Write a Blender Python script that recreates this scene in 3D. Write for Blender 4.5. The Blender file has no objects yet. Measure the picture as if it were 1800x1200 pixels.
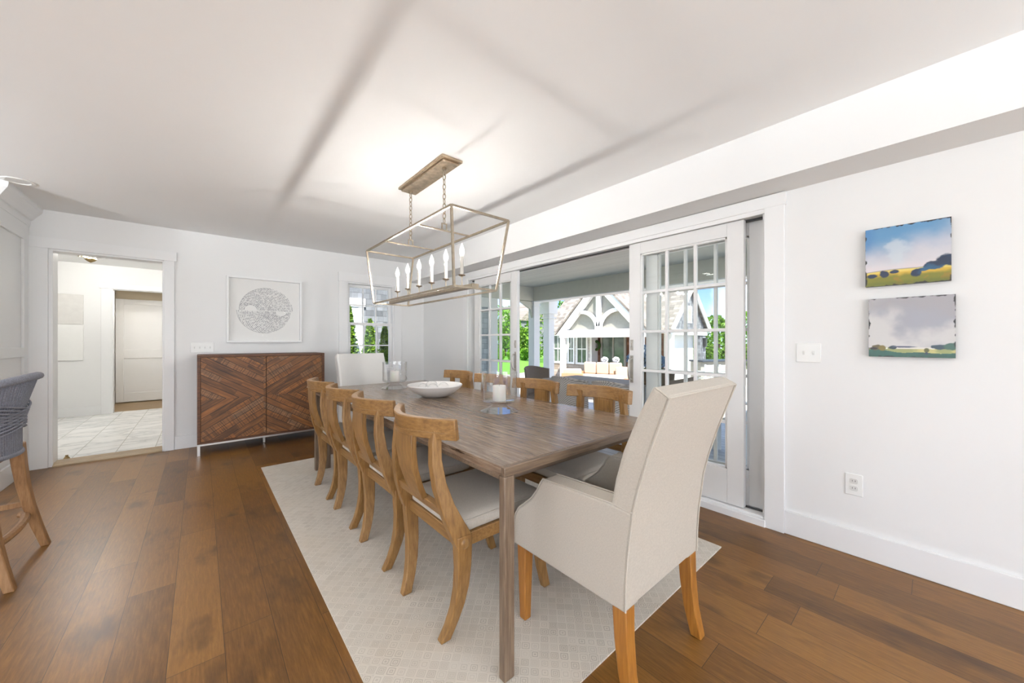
import bpy, bmesh, random
import numpy as np
from math import *
from mathutils import Vector, Matrix
random.seed(7)
SC = bpy.context.scene
COL = SC.collection

# ------------------------------------------------------------------ camera
YAW = atan2(547, 638)
cam = bpy.data.cameras.new('camera'); cam.sensor_width = 36; cam.lens = 36*638/1800
cam.clip_start = .05; cam.clip_end = 300
co = bpy.data.objects.new('camera', cam); COL.objects.link(co)
co.location = (0, 0, 1.2); co.rotation_euler = (pi/2, 0, -YAW)
SC.camera = co
SC.view_settings.view_transform = 'Standard'; SC.view_settings.look = 'None'
SC.view_settings.exposure = 0.13; SC.view_settings.gamma = 1; SC.view_settings.use_curve_mapping = False

# ------------------------------------------------------------------ sky, sun, added fill lights
SKY = 1.8; SUN = 12; DAY_FILL = 370; BULB = 165; CAN = 30; HALL = 650; UPFILL = 2300
w = bpy.data.worlds.new('sky'); SC.world = w; w.use_nodes = True
nt = w.node_tree; nt.nodes.clear()
out = nt.nodes.new('ShaderNodeOutputWorld'); bg = nt.nodes.new('ShaderNodeBackground')
tc = nt.nodes.new('ShaderNodeTexCoord'); sx = nt.nodes.new('ShaderNodeSeparateXYZ'); rp = nt.nodes.new('ShaderNodeValToRGB')
e = rp.color_ramp.elements
e[0].position = 0.0; e[0].color = (.62, .80, 1, 1); e[1].position = .45; e[1].color = (.24, .40, .78, 1)
k = rp.color_ramp.elements.new(.16); k.color = (.15, .36, .92, 1)
no = nt.nodes.new('ShaderNodeTexNoise'); no.inputs['Scale'].default_value = 3.2; no.inputs['Detail'].default_value = 6
cr = nt.nodes.new('ShaderNodeValToRGB'); cr.color_ramp.elements[0].position = .48; cr.color_ramp.elements[1].position = .62
mx = nt.nodes.new('ShaderNodeMix'); mx.data_type = 'RGBA'
nt.links.new(tc.outputs['Generated'], sx.inputs[0]); nt.links.new(sx.outputs['Z'], rp.inputs[0])
nt.links.new(tc.outputs['Generated'], no.inputs['Vector']); nt.links.new(no.outputs['Fac'], cr.inputs[0])
nt.links.new(cr.outputs[0], mx.inputs['Factor']); nt.links.new(rp.outputs[0], mx.inputs['A']); mx.inputs['B'].default_value = (1, 1, 1, 1)
nt.links.new(mx.outputs['Result'], bg.inputs[0]); bg.inputs[1].default_value = SKY; nt.links.new(bg.outputs[0], out.inputs[0])

sl = bpy.data.lights.new('sun', 'SUN'); sl.energy = SUN; sl.angle = .01; sl.color = (1, .96, .9)
so = bpy.data.objects.new('sun', sl); COL.objects.link(so)
so.rotation_euler = Vector((.38, .62, -1.0)).to_track_quat('-Z', 'Y').to_euler()

def fill_area_light(loc, size, rot, energy, col=(.96, .985, 1)):
    l = bpy.data.lights.new('daylight_fill', 'AREA'); l.shape = 'RECTANGLE'; l.size, l.size_y = size; l.energy = energy; l.color = col
    o = bpy.data.objects.new('daylight_fill', l); COL.objects.link(o); o.location = loc; o.rotation_euler = rot
fill_area_light((-.9, -5.5, 1.0), (5.8, 1.8), (pi/2+1.05, 0, 0), DAY_FILL)            # unseen area light added behind the camera, tilted up to brighten the ceiling
fill_area_light((-6.5, .5, 1.0), (4.6, 1.6), (pi/2+.9, 0, -pi/2), DAY_FILL*.6)      # unseen area light added on the kitchen side as fill

# ------------------------------------------------------------------ node helpers
def srgb(r, g, b):
    f = lambda c: (c/255/12.92 if c/255 <= .04045 else ((c/255+.055)/1.055)**2.4)
    return (f(r), f(g), f(b), 1)
class T:
    def __init__(s, name):
        s.m = bpy.data.materials.new(name); s.m.use_nodes = True; s.nt = s.m.node_tree
        s.b = s.nt.nodes['Principled BSDF']; s.out = s.nt.nodes['Material Output']; s._tc = None
    def n(s, t): return s.nt.nodes.new(t)
    def l(s, a, b): s.nt.links.new(a, b)
    def tc(s, which='Object'):
        if not s._tc: s._tc = s.n('ShaderNodeTexCoord')
        return s._tc.outputs[which]
    def xyz(s, v=None):
        q = s.n('ShaderNodeSeparateXYZ'); s.l(v or s.tc(), q.inputs[0]); return q.outputs
    def M(s, op, a, b=None, c=None):
        q = s.n('ShaderNodeMath'); q.operation = op
        for i, v in enumerate((a, b, c)):
            if v is None: continue
            if isinstance(v, (int, float)): q.inputs[i].default_value = v
            else: s.l(v, q.inputs[i])
        return q.outputs[0]
    def comb(s, x=0, y=0, z=0):
        q = s.n('ShaderNodeCombineXYZ')
        for i, v in enumerate((x, y, z)):
            if isinstance(v, (int, float)): q.inputs[i].default_value = v
            else: s.l(v, q.inputs[i])
        return q.outputs[0]
    def noise(s, vec=None, scale=5, detail=4, rough=.5, stretch=None):
        q = s.n('ShaderNodeTexNoise'); q.inputs['Scale'].default_value = scale; q.inputs['Detail'].default_value = detail; q.inputs['Roughness'].default_value = rough
        v = vec or s.tc()
        if stretch:
            mp = s.n('ShaderNodeMapping'); mp.inputs['Scale'].default_value = stretch; s.l(v, mp.inputs[0]); v = mp.outputs[0]
        s.l(v, q.inputs['Vector']); return q.outputs['Fac']
    def white(s, vec):
        q = s.n('ShaderNodeTexWhiteNoise'); q.noise_dimensions = '3D'; s.l(vec, q.inputs['Vector']); return q.outputs['Value']
    def ramp(s, fac, stops):
        q = s.n('ShaderNodeValToRGB'); el = q.color_ramp.elements
        while len(el) < len(stops): el.new(.5)
        for i, (p, c) in enumerate(stops):
            el[i].position = p; el[i].color = c if len(c) == 4 else (*c, 1)
        s.l(fac, q.inputs[0]); return q.outputs[0]
    def mix(s, f, a, b, mode='MIX'):
        q = s.n('ShaderNodeMix'); q.data_type = 'RGBA'; q.blend_type = mode
        for key, v in (('Factor', f), ('A', a), ('B', b)):
            i = [x for x in q.inputs if x.name == key and (x.type == ('VALUE' if key == 'Factor' else 'RGBA'))][0]
            if isinstance(v, (int, float)): i.default_value = v
            elif isinstance(v, tuple): i.default_value = v if len(v) == 4 else (*v, 1)
            else: s.l(v, i)
        return [x for x in q.outputs if x.type == 'RGBA'][0]
    def base(s, c):
        if isinstance(c, tuple): s.b.inputs['Base Color'].default_value = c if len(c) == 4 else (*c, 1)
        else: s.l(c, s.b.inputs['Base Color'])
        return s
    def rough(s, r):
        if isinstance(r, (int, float)): s.b.inputs['Roughness'].default_value = r
        else: s.l(r, s.b.inputs['Roughness'])
        return s
    def bump(s, h, strength=.2, dist=.002):
        q = s.n('ShaderNodeBump'); q.inputs['Strength'].default_value = strength; q.inputs['Distance'].default_value = dist
        s.l(h, q.inputs['Height']); s.l(q.outputs[0], s.b.inputs['Normal']); return s

def plain(name, c, r=.5, metal=0, var=.04, scale=12, spec=None):
    t = T(name); n_ = t.noise(scale=scale, detail=3)
    lo = tuple(max(0, x*(1-var)) for x in c[:3]); hi = tuple(min(1, x*(1+var)) for x in c[:3])
    t.base(t.ramp(n_, [(.3, lo), (.7, hi)])).rough(r); t.b.inputs['Metallic'].default_value = metal
    if spec is not None: t.b.inputs['Specular IOR Level'].default_value = spec
    return t.m
def wood(name, dark, mid, light, stretch, r=.45, scale=6, bump=.15):
    t = T(name); g = t.noise(scale=scale, detail=8, rough=.62, stretch=stretch); g2 = t.noise(scale=scale*.35, detail=3, stretch=stretch)
    c = t.ramp(g, [(.28, dark), (.5, mid), (.72, light)])
    c = t.mix(t.M('MULTIPLY', g2, .5), c, mid)
    t.base(c).rough(r).bump(g, bump, .001); return t.m
def fabric(name, c, var=.08, bump=.25, r=.95):
    t = T(name)
    a = t.noise(scale=520, detail=2, stretch=(1, .25, 1)); b = t.noise(scale=520, detail=2, stretch=(.25, 1, .25)); g = t.M('ADD', t.M('MULTIPLY', a, .5), t.M('MULTIPLY', b, .5))
    big = t.noise(scale=3, detail=3)
    lo = tuple(x*(1-var) for x in c[:3]); hi = tuple(min(1, x*(1+var)) for x in c[:3])
    t.base(t.mix(t.M('MULTIPLY', big, .3), t.ramp(g, [(.38, lo), (.62, hi)]), c)).rough(r).bump(g, bump, .0008)
    t.b.inputs['Specular IOR Level'].default_value = .1
    t.b.inputs['Sheen Weight'].default_value = .15; return t.m
def emit(name, c, s):
    t = T(name); t.nt.nodes.remove(t.b); q = t.n('ShaderNodeEmission'); q.inputs[0].default_value = (*c, 1); q.inputs[1].default_value = s
    t.l(q.outputs[0], t.out.inputs[0]); return t.m
def thin_glass(name, tint=(1, 1, 1), ior=1.45, extra=0.0, p=5):
    t = T(name); t.nt.nodes.remove(t.b)
    tr = t.n('ShaderNodeBsdfTransparent'); tr.inputs[0].default_value = (*tint, 1)
    gl = t.n('ShaderNodeBsdfGlossy'); gl.inputs['Roughness'].default_value = .005
    lw = t.n('ShaderNodeLayerWeight'); lw.inputs[0].default_value = .5; mx = t.n('ShaderNodeMixShader')
    f0 = ((ior-1)/(ior+1))**2+extra; f = t.M('ADD', t.M('MULTIPLY', t.M('POWER', lw.outputs['Facing'], p), 1-f0), f0)
    t.l(f, mx.inputs[0]); t.l(tr.outputs[0], mx.inputs[1]); t.l(gl.outputs[0], mx.inputs[2]); t.l(mx.outputs[0], t.out.inputs[0]); return t.m

# ------------------------------------------------------------------ materials
def wall_paint(name, c, r=.6):
    t = T(name); n_ = t.noise(scale=260, detail=2); v = t.noise(scale=1.3, detail=2)
    t.base(t.ramp(v, [(.3, tuple(x*.985 for x in c)), (.7, c)])).rough(r).bump(n_, .04, .0006); t.b.inputs['Specular IOR Level'].default_value = .3; return t.m
M_wall = wall_paint('wall_paint', (.82, .818, .808)); M_ceil = wall_paint('ceiling_paint', (.93, .93, .925), .8)
M_trim = wall_paint('trim_paint', (.84, .84, .835), .35); M_door = wall_paint('door_paint', (.76, .755, .745), .4)

def floor_mat():
    t = T('oak_planks'); x, y, z = t.xyz()
    px = t.M('DIVIDE', t.M('SUBTRACT', x, .071), .166); i = t.M('FLOOR', px); fx = t.M('SUBTRACT', px, i)
    r1 = t.white(t.comb(i, 3.3, 1.7)); py = t.M('DIVIDE', t.M('ADD', y, t.M('MULTIPLY', r1, 9.7)), 1.25); j = t.M('FLOOR', py); fy = t.M('SUBTRACT', py, j)
    r2 = t.white(t.comb(i, j, .5)); r3 = t.white(t.comb(i, j, 7.5))
    v = t.comb(t.M('ADD', x, t.M('MULTIPLY', r2, 31)), t.M('ADD', y, t.M('MULTIPLY', r3, 17)), 0)
    g = t.noise(v, 5, 9, .66, (22, 1.6, 1)); blot = t.noise(v, 2.2, 4, .55, (2.2, 1, 1)); fine = t.noise(v, 40, 3, .6, (9, .6, 1))
    c = t.ramp(g, [(.24, srgb(72, 46, 18)), (.5, srgb(118, 79, 34)), (.74, srgb(152, 108, 52))])
    c = t.mix(.45, c, t.ramp(r2, [(0, srgb(74, 49, 21)), (.5, srgb(116, 78, 35)), (1, srgb(154, 110, 54))]))
    c = t.mix(t.ramp(blot, [(.56, (0, 0, 0)), (.72, (.75, .75, .75))]), c, srgb(58, 37, 20))
    c = t.mix(t.M('MULTIPLY', t.ramp(fine, [(.5, (0, 0, 0)), (.75, (1, 1, 1))]), .25), c, srgb(60, 36, 18))
    gap = t.M('MAXIMUM', t.M('LESS_THAN', t.M('MINIMUM', fx, t.M('SUBTRACT', 1, fx)), .0055), t.M('LESS_THAN', t.M('MINIMUM', fy, t.M('SUBTRACT', 1, fy)), .0008))
    c = t.mix(t.M('MULTIPLY', gap, .85), c, srgb(30, 18, 10))
    t.b.inputs['Specular IOR Level'].default_value = .4; t.base(c).rough(t.M('ADD', .3, t.M('MULTIPLY', g, .1)))
    t.bump(t.M('SUBTRACT', t.M('MULTIPLY', g, .12), gap), .3, .0012); return t.m
M_floor = floor_mat()
def tile_mat():
    t = T('marble_tiles'); x, y, z = t.xyz()
    px = t.M('DIVIDE', t.M('ADD', x, 1.0), .305); i = t.M('FLOOR', px); fx = t.M('SUBTRACT', px, i)
    py = t.M('DIVIDE', t.M('ADD', y, t.M('MULTIPLY', t.M('MODULO', i, 2), .3)), .61); j = t.M('FLOOR', py); fy = t.M('SUBTRACT', py, j)
    r = t.white(t.comb(i, j, .2)); v = t.comb(t.M('ADD', x, t.M('MULTIPLY', r, 13)), t.M('MULTIPLY', y, 1.0), 0)
    vein = t.noise(v, 1.7, 7, .6, (1, 1.7, 1)); soft = t.noise(v, 1.4, 3)
    c = t.ramp(vein, [(.36, srgb(240, 240, 238)), (.48, srgb(228, 229, 228)), (.52, srgb(202, 204, 205)), (.58, srgb(238, 238, 236))])
    c = t.mix(t.M('MULTIPLY', soft, .4), c, srgb(226, 222, 212))
    gap = t.M('MAXIMUM', t.M('LESS_THAN', t.M('MINIMUM', fx, t.M('SUBTRACT', 1, fx)), .012), t.M('LESS_THAN', t.M('MINIMUM', fy, t.M('SUBTRACT', 1, fy)), .006))
    t.base(t.mix(gap, c, srgb(188, 186, 178))).rough(.25).bump(t.M('SUBTRACT', 1, gap), .2, .001); return t.m
M_tile = tile_mat()
def rug_mat():
    t = T('rug_weave'); x, y, z = t.xyz(); s = .7071/.037
    a = t.M('MULTIPLY', t.M('ADD', x, y), s); b = t.M('MULTIPLY', t.M('SUBTRACT', x, y), s)
    i = t.M('FLOOR', a); j = t.M('FLOOR', b)
    fa = t.M('ABSOLUTE', t.M('SUBTRACT', t.M('SUBTRACT', a, i), .5)); fb = t.M('ABSOLUTE', t.M('SUBTRACT', t.M('SUBTRACT', b, j), .5))
    r = t.white(t.comb(i, j, .1)); r2 = t.white(t.comb(i, j, 5.1)); r3 = t.white(t.comb(i, j, 9.4))
    dm = t.M('MULTIPLY', t.M('MAXIMUM', fa, fb), 2); de = t.M('MULTIPLY', t.M('SQRT', t.M('ADD', t.M('MULTIPLY', fa, fa), t.M('MULTIPLY', fb, fb))), 2)
    d = t.M('ADD', t.M('MULTIPLY', dm, .82), t.M('MULTIPLY', de, .18))
    ring = t.M('LESS_THAN', t.M('FRACT', t.M('ADD', t.M('MULTIPLY', d, t.M('ADD', 2.0, t.M('MULTIPLY', r2, 1.2))), r3)), .33)
    wear = t.noise(scale=1.6, detail=4); grain = t.noise(scale=420, detail=2)
    amt = t.M('MULTIPLY', t.M('MULTIPLY', ring, t.M('ADD', .25, t.M('MULTIPLY', r, .75))), t.ramp(wear, [(.3, (.55, .55, .55)), (.6, (1, 1, 1))]))
    c = t.mix(t.M('MULTIPLY', r2, .3), srgb(218, 211, 200), srgb(200, 192, 180))
    c = t.mix(t.M('MULTIPLY', amt, .62), c, srgb(139, 129, 117))
    c = t.mix(t.M('MULTIPLY', t.M('GREATER_THAN', dm, .9), .7), c, srgb(222, 215, 204))
    c = t.mix(t.M('MULTIPLY', t.ramp(t.noise(scale=2.3, detail=3), [(.45, (0, 0, 0)), (.7, (1, 1, 1))]), .25), c, srgb(206, 189, 165))
    t.base(c).rough(.95).bump(grain, .3, .001); t.b.inputs['Specular IOR Level'].default_value = .15; return t.m
M_rug = rug_mat(); M_rugedge = plain('rug_binding', srgb(206, 198, 184), .95)
def table_mat():
    t = T('weathered_oak'); x, y, z = t.xyz()
    i = t.M('FLOOR', t.M('DIVIDE', x, .113)); r = t.white(t.comb(i, 1.3, 0))
    v = t.comb(t.M('ADD', x, t.M('MULTIPLY', r, 0.0)), t.M('ADD', y, t.M('MULTIPLY', r, 11)), z)
    wv = t.noise(v, 2.2, 3, .5, (3, .9, 3))
    v2 = t.comb(t.M('ADD', x, t.M('MULTIPLY', wv, .05)), t.M('ADD', y, t.M('MULTIPLY', r, 11)), z)
    g = t.noise(v2, 5, 10, .72, (11, .9, 11)); crack = t.noise(v2, 5, 5, .72, (17, 1.2, 17))
    c = t.ramp(g, [(.3, srgb(88, 70, 56)), (.5, srgb(132, 111, 92)), (.7, srgb(170, 150, 130))])
    c = t.mix(t.M('MULTIPLY', r, .35), c, srgb(126, 98, 72)); cf = t.ramp(crack, [(.60, (0, 0, 0)), (.66, (.85, .85, .85))])
    c = t.mix(cf, c, srgb(52, 38, 28))
    t.b.inputs['Specular IOR Level'].default_value = .75; t.base(c).rough(t.M('ADD', .14, t.M('MULTIPLY', g, .16))).bump(t.M('SUBTRACT', g, cf), .5, .0018); return t.m
M_table = table_mat()
M_leg = wood('weathered_oak_upright', srgb(70, 55, 42), srgb(112, 93, 75), srgb(140, 121, 101), (22, 22, 1.2), .5)
M_legx = wood('weathered_oak_crosswise', srgb(70, 55, 42), srgb(112, 93, 75), srgb(140, 121, 101), (1.2, 22, 22), .4)
M_oak = wood('honey_oak', srgb(98, 68, 34), srgb(138, 101, 55), srgb(166, 127, 78), (14, 14, 1.3), .42)
M_oakh = wood('honey_oak_crosswise', srgb(98, 68, 34), srgb(138, 101, 55), srgb(166, 127, 78), (14, 1.3, 14), .42)
M_amber = wood('amber_legs', srgb(126, 78, 26), srgb(156, 102, 40), srgb(178, 122, 54), (16, 16, 1.1), .4)
M_stoolw = wood('teak', srgb(112, 80, 48), srgb(148, 110, 72), srgb(172, 134, 94), (16, 16, 1.3), .5)
M_linen = fabric('oatmeal_linen', srgb(188, 180, 168)); M_cush = fabric('cream_linen', srgb(190, 183, 173)); M_whitefab = fabric('white_slipcover', srgb(214, 212, 208), .03)
M_rope = fabric('grey_blue_rope', srgb(118, 119, 128), .3, .6)
def chevron():
    t = T('reclaimed_chevron'); x, y, z = t.xyz()
    zm = t.M('SUBTRACT', z, .585); side = t.M('SIGN', t.M('SUBTRACT', .575, x)); xd = t.M('ABSOLUTE', t.M('SUBTRACT', x, .575))
    st = t.M('SUBTRACT', t.M('ABSOLUTE', zm), t.M('MULTIPLY', xd, .62)); half = t.M('SIGN', zm)
    q = t.M('DIVIDE', st, .07); i = t.M('FLOOR', q); f = t.M('SUBTRACT', q, i)
    along = t.M('ADD', xd, t.M('MULTIPLY', t.M('ABSOLUTE', zm), .62))
    cid = t.comb(i, t.M('ADD', half, t.M('MULTIPLY', side, 3)), .7); r = t.white(cid); r2 = t.white(t.comb(i, half, 8.1))
    seg = t.M('FLOOR', t.M('ADD', t.M('MULTIPLY', along, 2.4), t.M('MULTIPLY', r2, 5))); r3 = t.white(t.comb(i, seg, t.M('ADD', half, t.M('MULTIPLY', side, 3))))
    v = t.comb(t.M('ADD', t.M('MULTIPLY', along, 1.6), t.M('MULTIPLY', r, 19)), t.M('MULTIPLY', st, 16), r3)
    g = t.noise(v, 2.4, 8, .65)
    saw = t.noise(t.comb(t.M('MULTIPLY', along, 85), t.M('MULTIPLY', st, 3), r3), 1.0, 2)
    c = t.ramp(g, [(.28, srgb(40, 25, 13)), (.5, srgb(108, 66, 28)), (.7, srgb(176, 114, 52))])
    c = t.mix(.5, c, t.ramp(r3, [(0, srgb(60, 38, 24)), (.35, srgb(108, 70, 38)), (.7, srgb(144, 92, 44)), (1, srgb(130, 104, 80))]))
    sw = t.M('MULTIPLY', t.ramp(saw, [(.5, (0, 0, 0)), (.62, (1, 1, 1))]), t.M('GREATER_THAN', r3, .55))
    c = t.mix(t.M('MULTIPLY', sw, .6), c, srgb(48, 30, 20))
    gap = t.M('LESS_THAN', t.M('MINIMUM', f, t.M('SUBTRACT', 1, f)), .045); c = t.mix(t.M('MULTIPLY', gap, .9), c, srgb(26, 15, 9))
    t.base(c).rough(.5).bump(t.M('SUBTRACT', t.M('ADD', g, t.M('MULTIPLY', r3, .4)), gap), .5, .003); return t.m
M_chev = chevron(); M_recl = wood('reclaimed_edge', srgb(52, 31, 19), srgb(88, 53, 30), srgb(116, 74, 44), (2, 14, 14), .55)
M_steel = plain('brushed_steel', (.62, .61, .6), .3, 1); M_nickel = plain('aged_nickel', srgb(186, 182, 174), .42, 1); M_dark = plain('dark_metal', (.03, .03, .03), .4)
M_silver = plain('burnished_silver_leaf', srgb(172, 160, 142), .36, 1, .12, 40); M_bronzeleaf = plain('bronzed_panel', srgb(190, 172, 148), .4, 1, .2, 25)
M_cand = plain('candle_sleeve', srgb(206, 201, 192), .5); M_wax = plain('white_wax', srgb(244, 242, 236), .45); M_wax.node_tree.nodes['Principled BSDF'].inputs['Subsurface Weight'].default_value = .15
M_ceram = plain('white_ceramic', srgb(240, 238, 235), .3, 0, .01); M_plastic = plain('white_plastic', srgb(236, 236, 233), .35, 0, .01)
M_toggle = plain('toggle_plastic', srgb(216, 216, 212), .35, 0, .01)
M_fil = emit('filament_glow', (1, .97, .93), BULB*13)
def lit_glass():
    t = T('lit_bulb_glass'); t.nt.nodes.remove(t.b); a = t.n('ShaderNodeBsdfTransparent'); a.inputs[0].default_value = (.92, .92, .92, 1); e_ = t.n('ShaderNodeEmission'); e_.inputs[0].default_value = (1, .97, .92, 1); e_.inputs[1].default_value = 1.2
    q = t.n('ShaderNodeAddShader'); t.l(a.outputs[0], q.inputs[0]); t.l(e_.outputs[0], q.inputs[1]); t.l(q.outputs[0], t.out.inputs[0]); return t.m
M_bulb = lit_glass(); M_can = emit('downlight_glow', (1, .98, .93), CAN); M_hallb = emit('hall_bulb', (1, .97, .92), HALL)
M_canoff = plain('downlight_lens', (.75, .74, .72), .4)
M_glass = thin_glass('window_glass', (.97, .985, .98), 1.35); M_crystal = thin_glass('clear_glass', (.995, .997, .997), 1.5, .03, 3.6); M_artglass = thin_glass('picture_glass', (.99, .99, .99), 1.06)
M_brass = plain('antique_brass', srgb(150, 128, 88), .3, 1)

# outdoor materials
def shingle(name, cols, course=.125, wid=.13, axis='x', rough=.85):
    t = T(name); x, y, z = t.xyz(); h = {'x': x, 'y': y}[axis]
    pz = t.M('DIVIDE', z, course); j = t.M('FLOOR', pz); fz = t.M('SUBTRACT', pz, j)
    px = t.M('DIVIDE', t.M('ADD', h, t.M('MULTIPLY', t.white(t.comb(j, .2, 2)), 3)), wid); i = t.M('FLOOR', px); fx = t.M('SUBTRACT', px, i)
    r = t.white(t.comb(i, j, 1.1)); g = t.noise(scale=9, detail=5, stretch=(6, 6, 1))
    c = t.ramp(t.M('ADD', t.M('MULTIPLY', r, .7), t.M('MULTIPLY', g, .3)), [(.15, cols[0]), (.5, cols[1]), (.85, cols[2])])
    gap = t.M('MAXIMUM', t.M('LESS_THAN', fz, .06), t.M('MULTIPLY', t.M('LESS_THAN', fx, .035), .7))
    t.base(t.mix(t.M('MULTIPLY', gap, .65), c, tuple(q*.35 for q in cols[0][:3]))).rough(rough).bump(t.M('SUBTRACT', t.M('ADD', t.M('SUBTRACT', 1, fz), t.M('MULTIPLY', r, .3)), gap), .6, .012); return t.m
GREYS = [srgb(92, 94, 98), srgb(114, 116, 120), srgb(138, 140, 145)]
M_shx = shingle('grey_shingles', GREYS, .115, .12, 'x'); M_shp = shingle('porch_shingles', [srgb(158, 164, 166), srgb(176, 183, 185), srgb(196, 203, 205)], .115, .12, 'x'); M_shfar = shingle('pale_shingles', [srgb(196, 192, 184), srgb(212, 209, 202), srgb(226, 224, 218)], .14, .16, 'y'); M_shend = shingle('weathered_shingles', GREYS, .13, .14, 'x')
M_roof = shingle('roof_shingles', [srgb(110, 104, 97), srgb(134, 127, 119), srgb(156, 148, 139)], .11, .2, 'y', .95); M_roofx = shingle('roof_shingles_cross', [srgb(112, 104, 96), srgb(136, 127, 118), srgb(158, 148, 138)], .11, .2, 'x', .95)
M_white = plain('white_trim', srgb(238, 238, 236), .5, 0, .01); M_stone = shingle('stone_veneer', [srgb(140, 126, 110), srgb(162, 148, 132), srgb(182, 170, 156)], .14, .34, 'y')
M_brown = shingle('cedar_shingles', [srgb(104, 72, 55), srgb(126, 90, 70), srgb(144, 106, 85)], .13, .12, 'y'); M_taupe = plain('taupe_panel', srgb(158, 155, 145), .7)
def boards(name, c0, c1, wid, axis, gapc):
    t = T(name); x, y, z = t.xyz(); h = {'x': x, 'y': y}[axis]
    q = t.M('DIVIDE', h, wid); i = t.M('FLOOR', q); f = t.M('SUBTRACT', q, i); r = t.white(t.comb(i, .3, .9)); g = t.noise(scale=8, detail=4, stretch=((1, 14, 14) if axis == 'y' else (14, 1, 14)))
    c = t.ramp(t.M('ADD', t.M('MULTIPLY', r, .6), t.M('MULTIPLY', g, .4)), [(.2, c0), (.8, c1)]); gap = t.M('LESS_THAN', f, .07)
    t.base(t.mix(gap, c, gapc)).rough(.55).bump(t.M('SUBTRACT', 1, gap), .4, .004); return t.m
M_deck = boards('deck_boards', srgb(188, 190, 194), srgb(214, 215, 218), .13, 'x', srgb(110, 112, 118)); M_bead = boards('beadboard', srgb(196, 196, 186), srgb(206, 206, 196), .075, 'x', srgb(150, 150, 142))
M_beam = plain('porch_grey_paint', srgb(206, 204, 190), .5, 0, .02)
M_grass = plain('lawn_grass', srgb(92, 142, 40), .9, 0, .25, 30); M_patio = plain('patio_stone', srgb(180, 172, 160), .85, 0, .08, 5)
def weave(name, c0, c1, c2):
    t = T(name); x, y, z = t.xyz(); k = 2*pi/.024
    v = t.M('MULTIPLY', t.M('SINE', t.M('MULTIPLY', t.M('ADD', y, t.M('MULTIPLY', x, .8)), k)), t.M('SINE', t.M('MULTIPLY', z, k))); n_ = t.noise(scale=30, detail=3); h = t.M('ADD', t.M('MULTIPLY', v, .5), .5)
    t.base(t.mix(t.M('MULTIPLY', n_, .4), t.ramp(h, [(.1, c0), (.45, c1), (.8, c2)]), c1)).rough(.7).bump(h, .5, .004); return t.m
M_wick = weave('brown_wicker', srgb(84, 74, 66), srgb(140, 125, 112), srgb(178, 164, 150)); M_wickg = weave('grey_wicker', srgb(108, 103, 98), srgb(166, 160, 153), srgb(206, 201, 195))
M_tan = fabric('tan_cushion', srgb(196, 168, 146), .05); M_teakout = plain('pale_teak', srgb(166, 134, 102), .6); M_slate = plain('dark_countertop', srgb(56, 62, 72), .3); M_chairw = plain('white_outdoor_paint', srgb(226, 230, 232), .5)
M_pane = plain('dim_room_glass', srgb(92, 104, 92), .1, 0, .35, 2.5); M_wovenpale = plain('pale_woven_seat', srgb(196, 204, 190), .8)
def leafmat(name, a, b):
    t = T(name); g = t.n('ShaderNodeNewGeometry'); r = g.outputs['Random Per Island']
    t.base(t.ramp(r, [(0, a), (1, b)])).rough(.6); t.b.inputs['Transmission Weight'].default_value = 0; t.b.inputs['Subsurface Weight'].default_value = 0
    tl = t.n('ShaderNodeBsdfTranslucent'); mx = t.n('ShaderNodeMixShader'); mx.inputs[0].default_value = .35
    t.l(t.ramp(r, [(0, a), (1, b)]), tl.inputs[0]); t.l(t.b.outputs[0], mx.inputs[1]); t.l(tl.outputs[0], mx.inputs[2]); t.l(mx.outputs[0], t.out.inputs[0]); return t.m
M_leaf = leafmat('leaf_green', srgb(54, 96, 24), srgb(128, 168, 50)); M_leafd = leafmat('leaf_dark', srgb(40, 72, 30), srgb(86, 120, 50)); M_leafb = leafmat('leaf_bright', srgb(82, 138, 20), srgb(146, 190, 52)); M_arb = leafmat('arborvitae_green', srgb(46, 88, 26), srgb(142, 178, 42))
M_blue = leafmat('blue_petals', srgb(104, 140, 178), srgb(168, 196, 222)); M_petal = leafmat('white_petals', srgb(226, 228, 236), srgb(250, 250, 252)); M_bark = plain('bark', srgb(92, 74, 58), .9)

# ------------------------------------------------------------------ mesh helpers
def B(): return bmesh.new()
def box(bm, x0, x1, y0, y1, z0, z1):
    r = bmesh.ops.create_cube(bm, size=1)
    for v in r['verts']:
        v.co = Vector((x0+(v.co.x+.5)*(x1-x0), y0+(v.co.y+.5)*(y1-y0), z0+(v.co.z+.5)*(z1-z0)))
    return r['verts']
def loft(bm, rings, cap=True, close=False):
    vs = [[bm.verts.new(p) for p in r] for r in rings]; n = len(rings[0])
    for a, b in list(zip(vs, vs[1:])) + ([(vs[-1], vs[0])] if close else []):
        for i in range(n): bm.faces.new((a[i], a[(i+1) % n], b[(i+1) % n], b[i]))
    if cap and not close:
        bm.faces.new(vs[0][::-1]); bm.faces.new(vs[-1])
    return vs
def tube(bm, pts, r, seg=8, cap=True, close=False):
    pts = [Vector(p) for p in pts]; rings = []; n = len(pts); up = None
    for i, p in enumerate(pts):
        d = ((pts[(i+1) % n] if (i < n-1 or close) else p) - (pts[i-1] if (i > 0 or close) else p)).normalized()
        if up is None:
            up = Vector((0, 0, 1)) if abs(d.z) < .9 else Vector((1, 0, 0))
        a = d.cross(up)
        a = a.normalized() if a.length > 1e-6 else Vector((1, 0, 0)); up = a.cross(d).normalized()
        rr = r[i] if isinstance(r, (list, tuple)) else r
        rings.append([p + a*cos(2*pi*k/seg)*rr + up*sin(2*pi*k/seg)*rr for k in range(seg)])
    return loft(bm, rings, cap, close)
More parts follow.
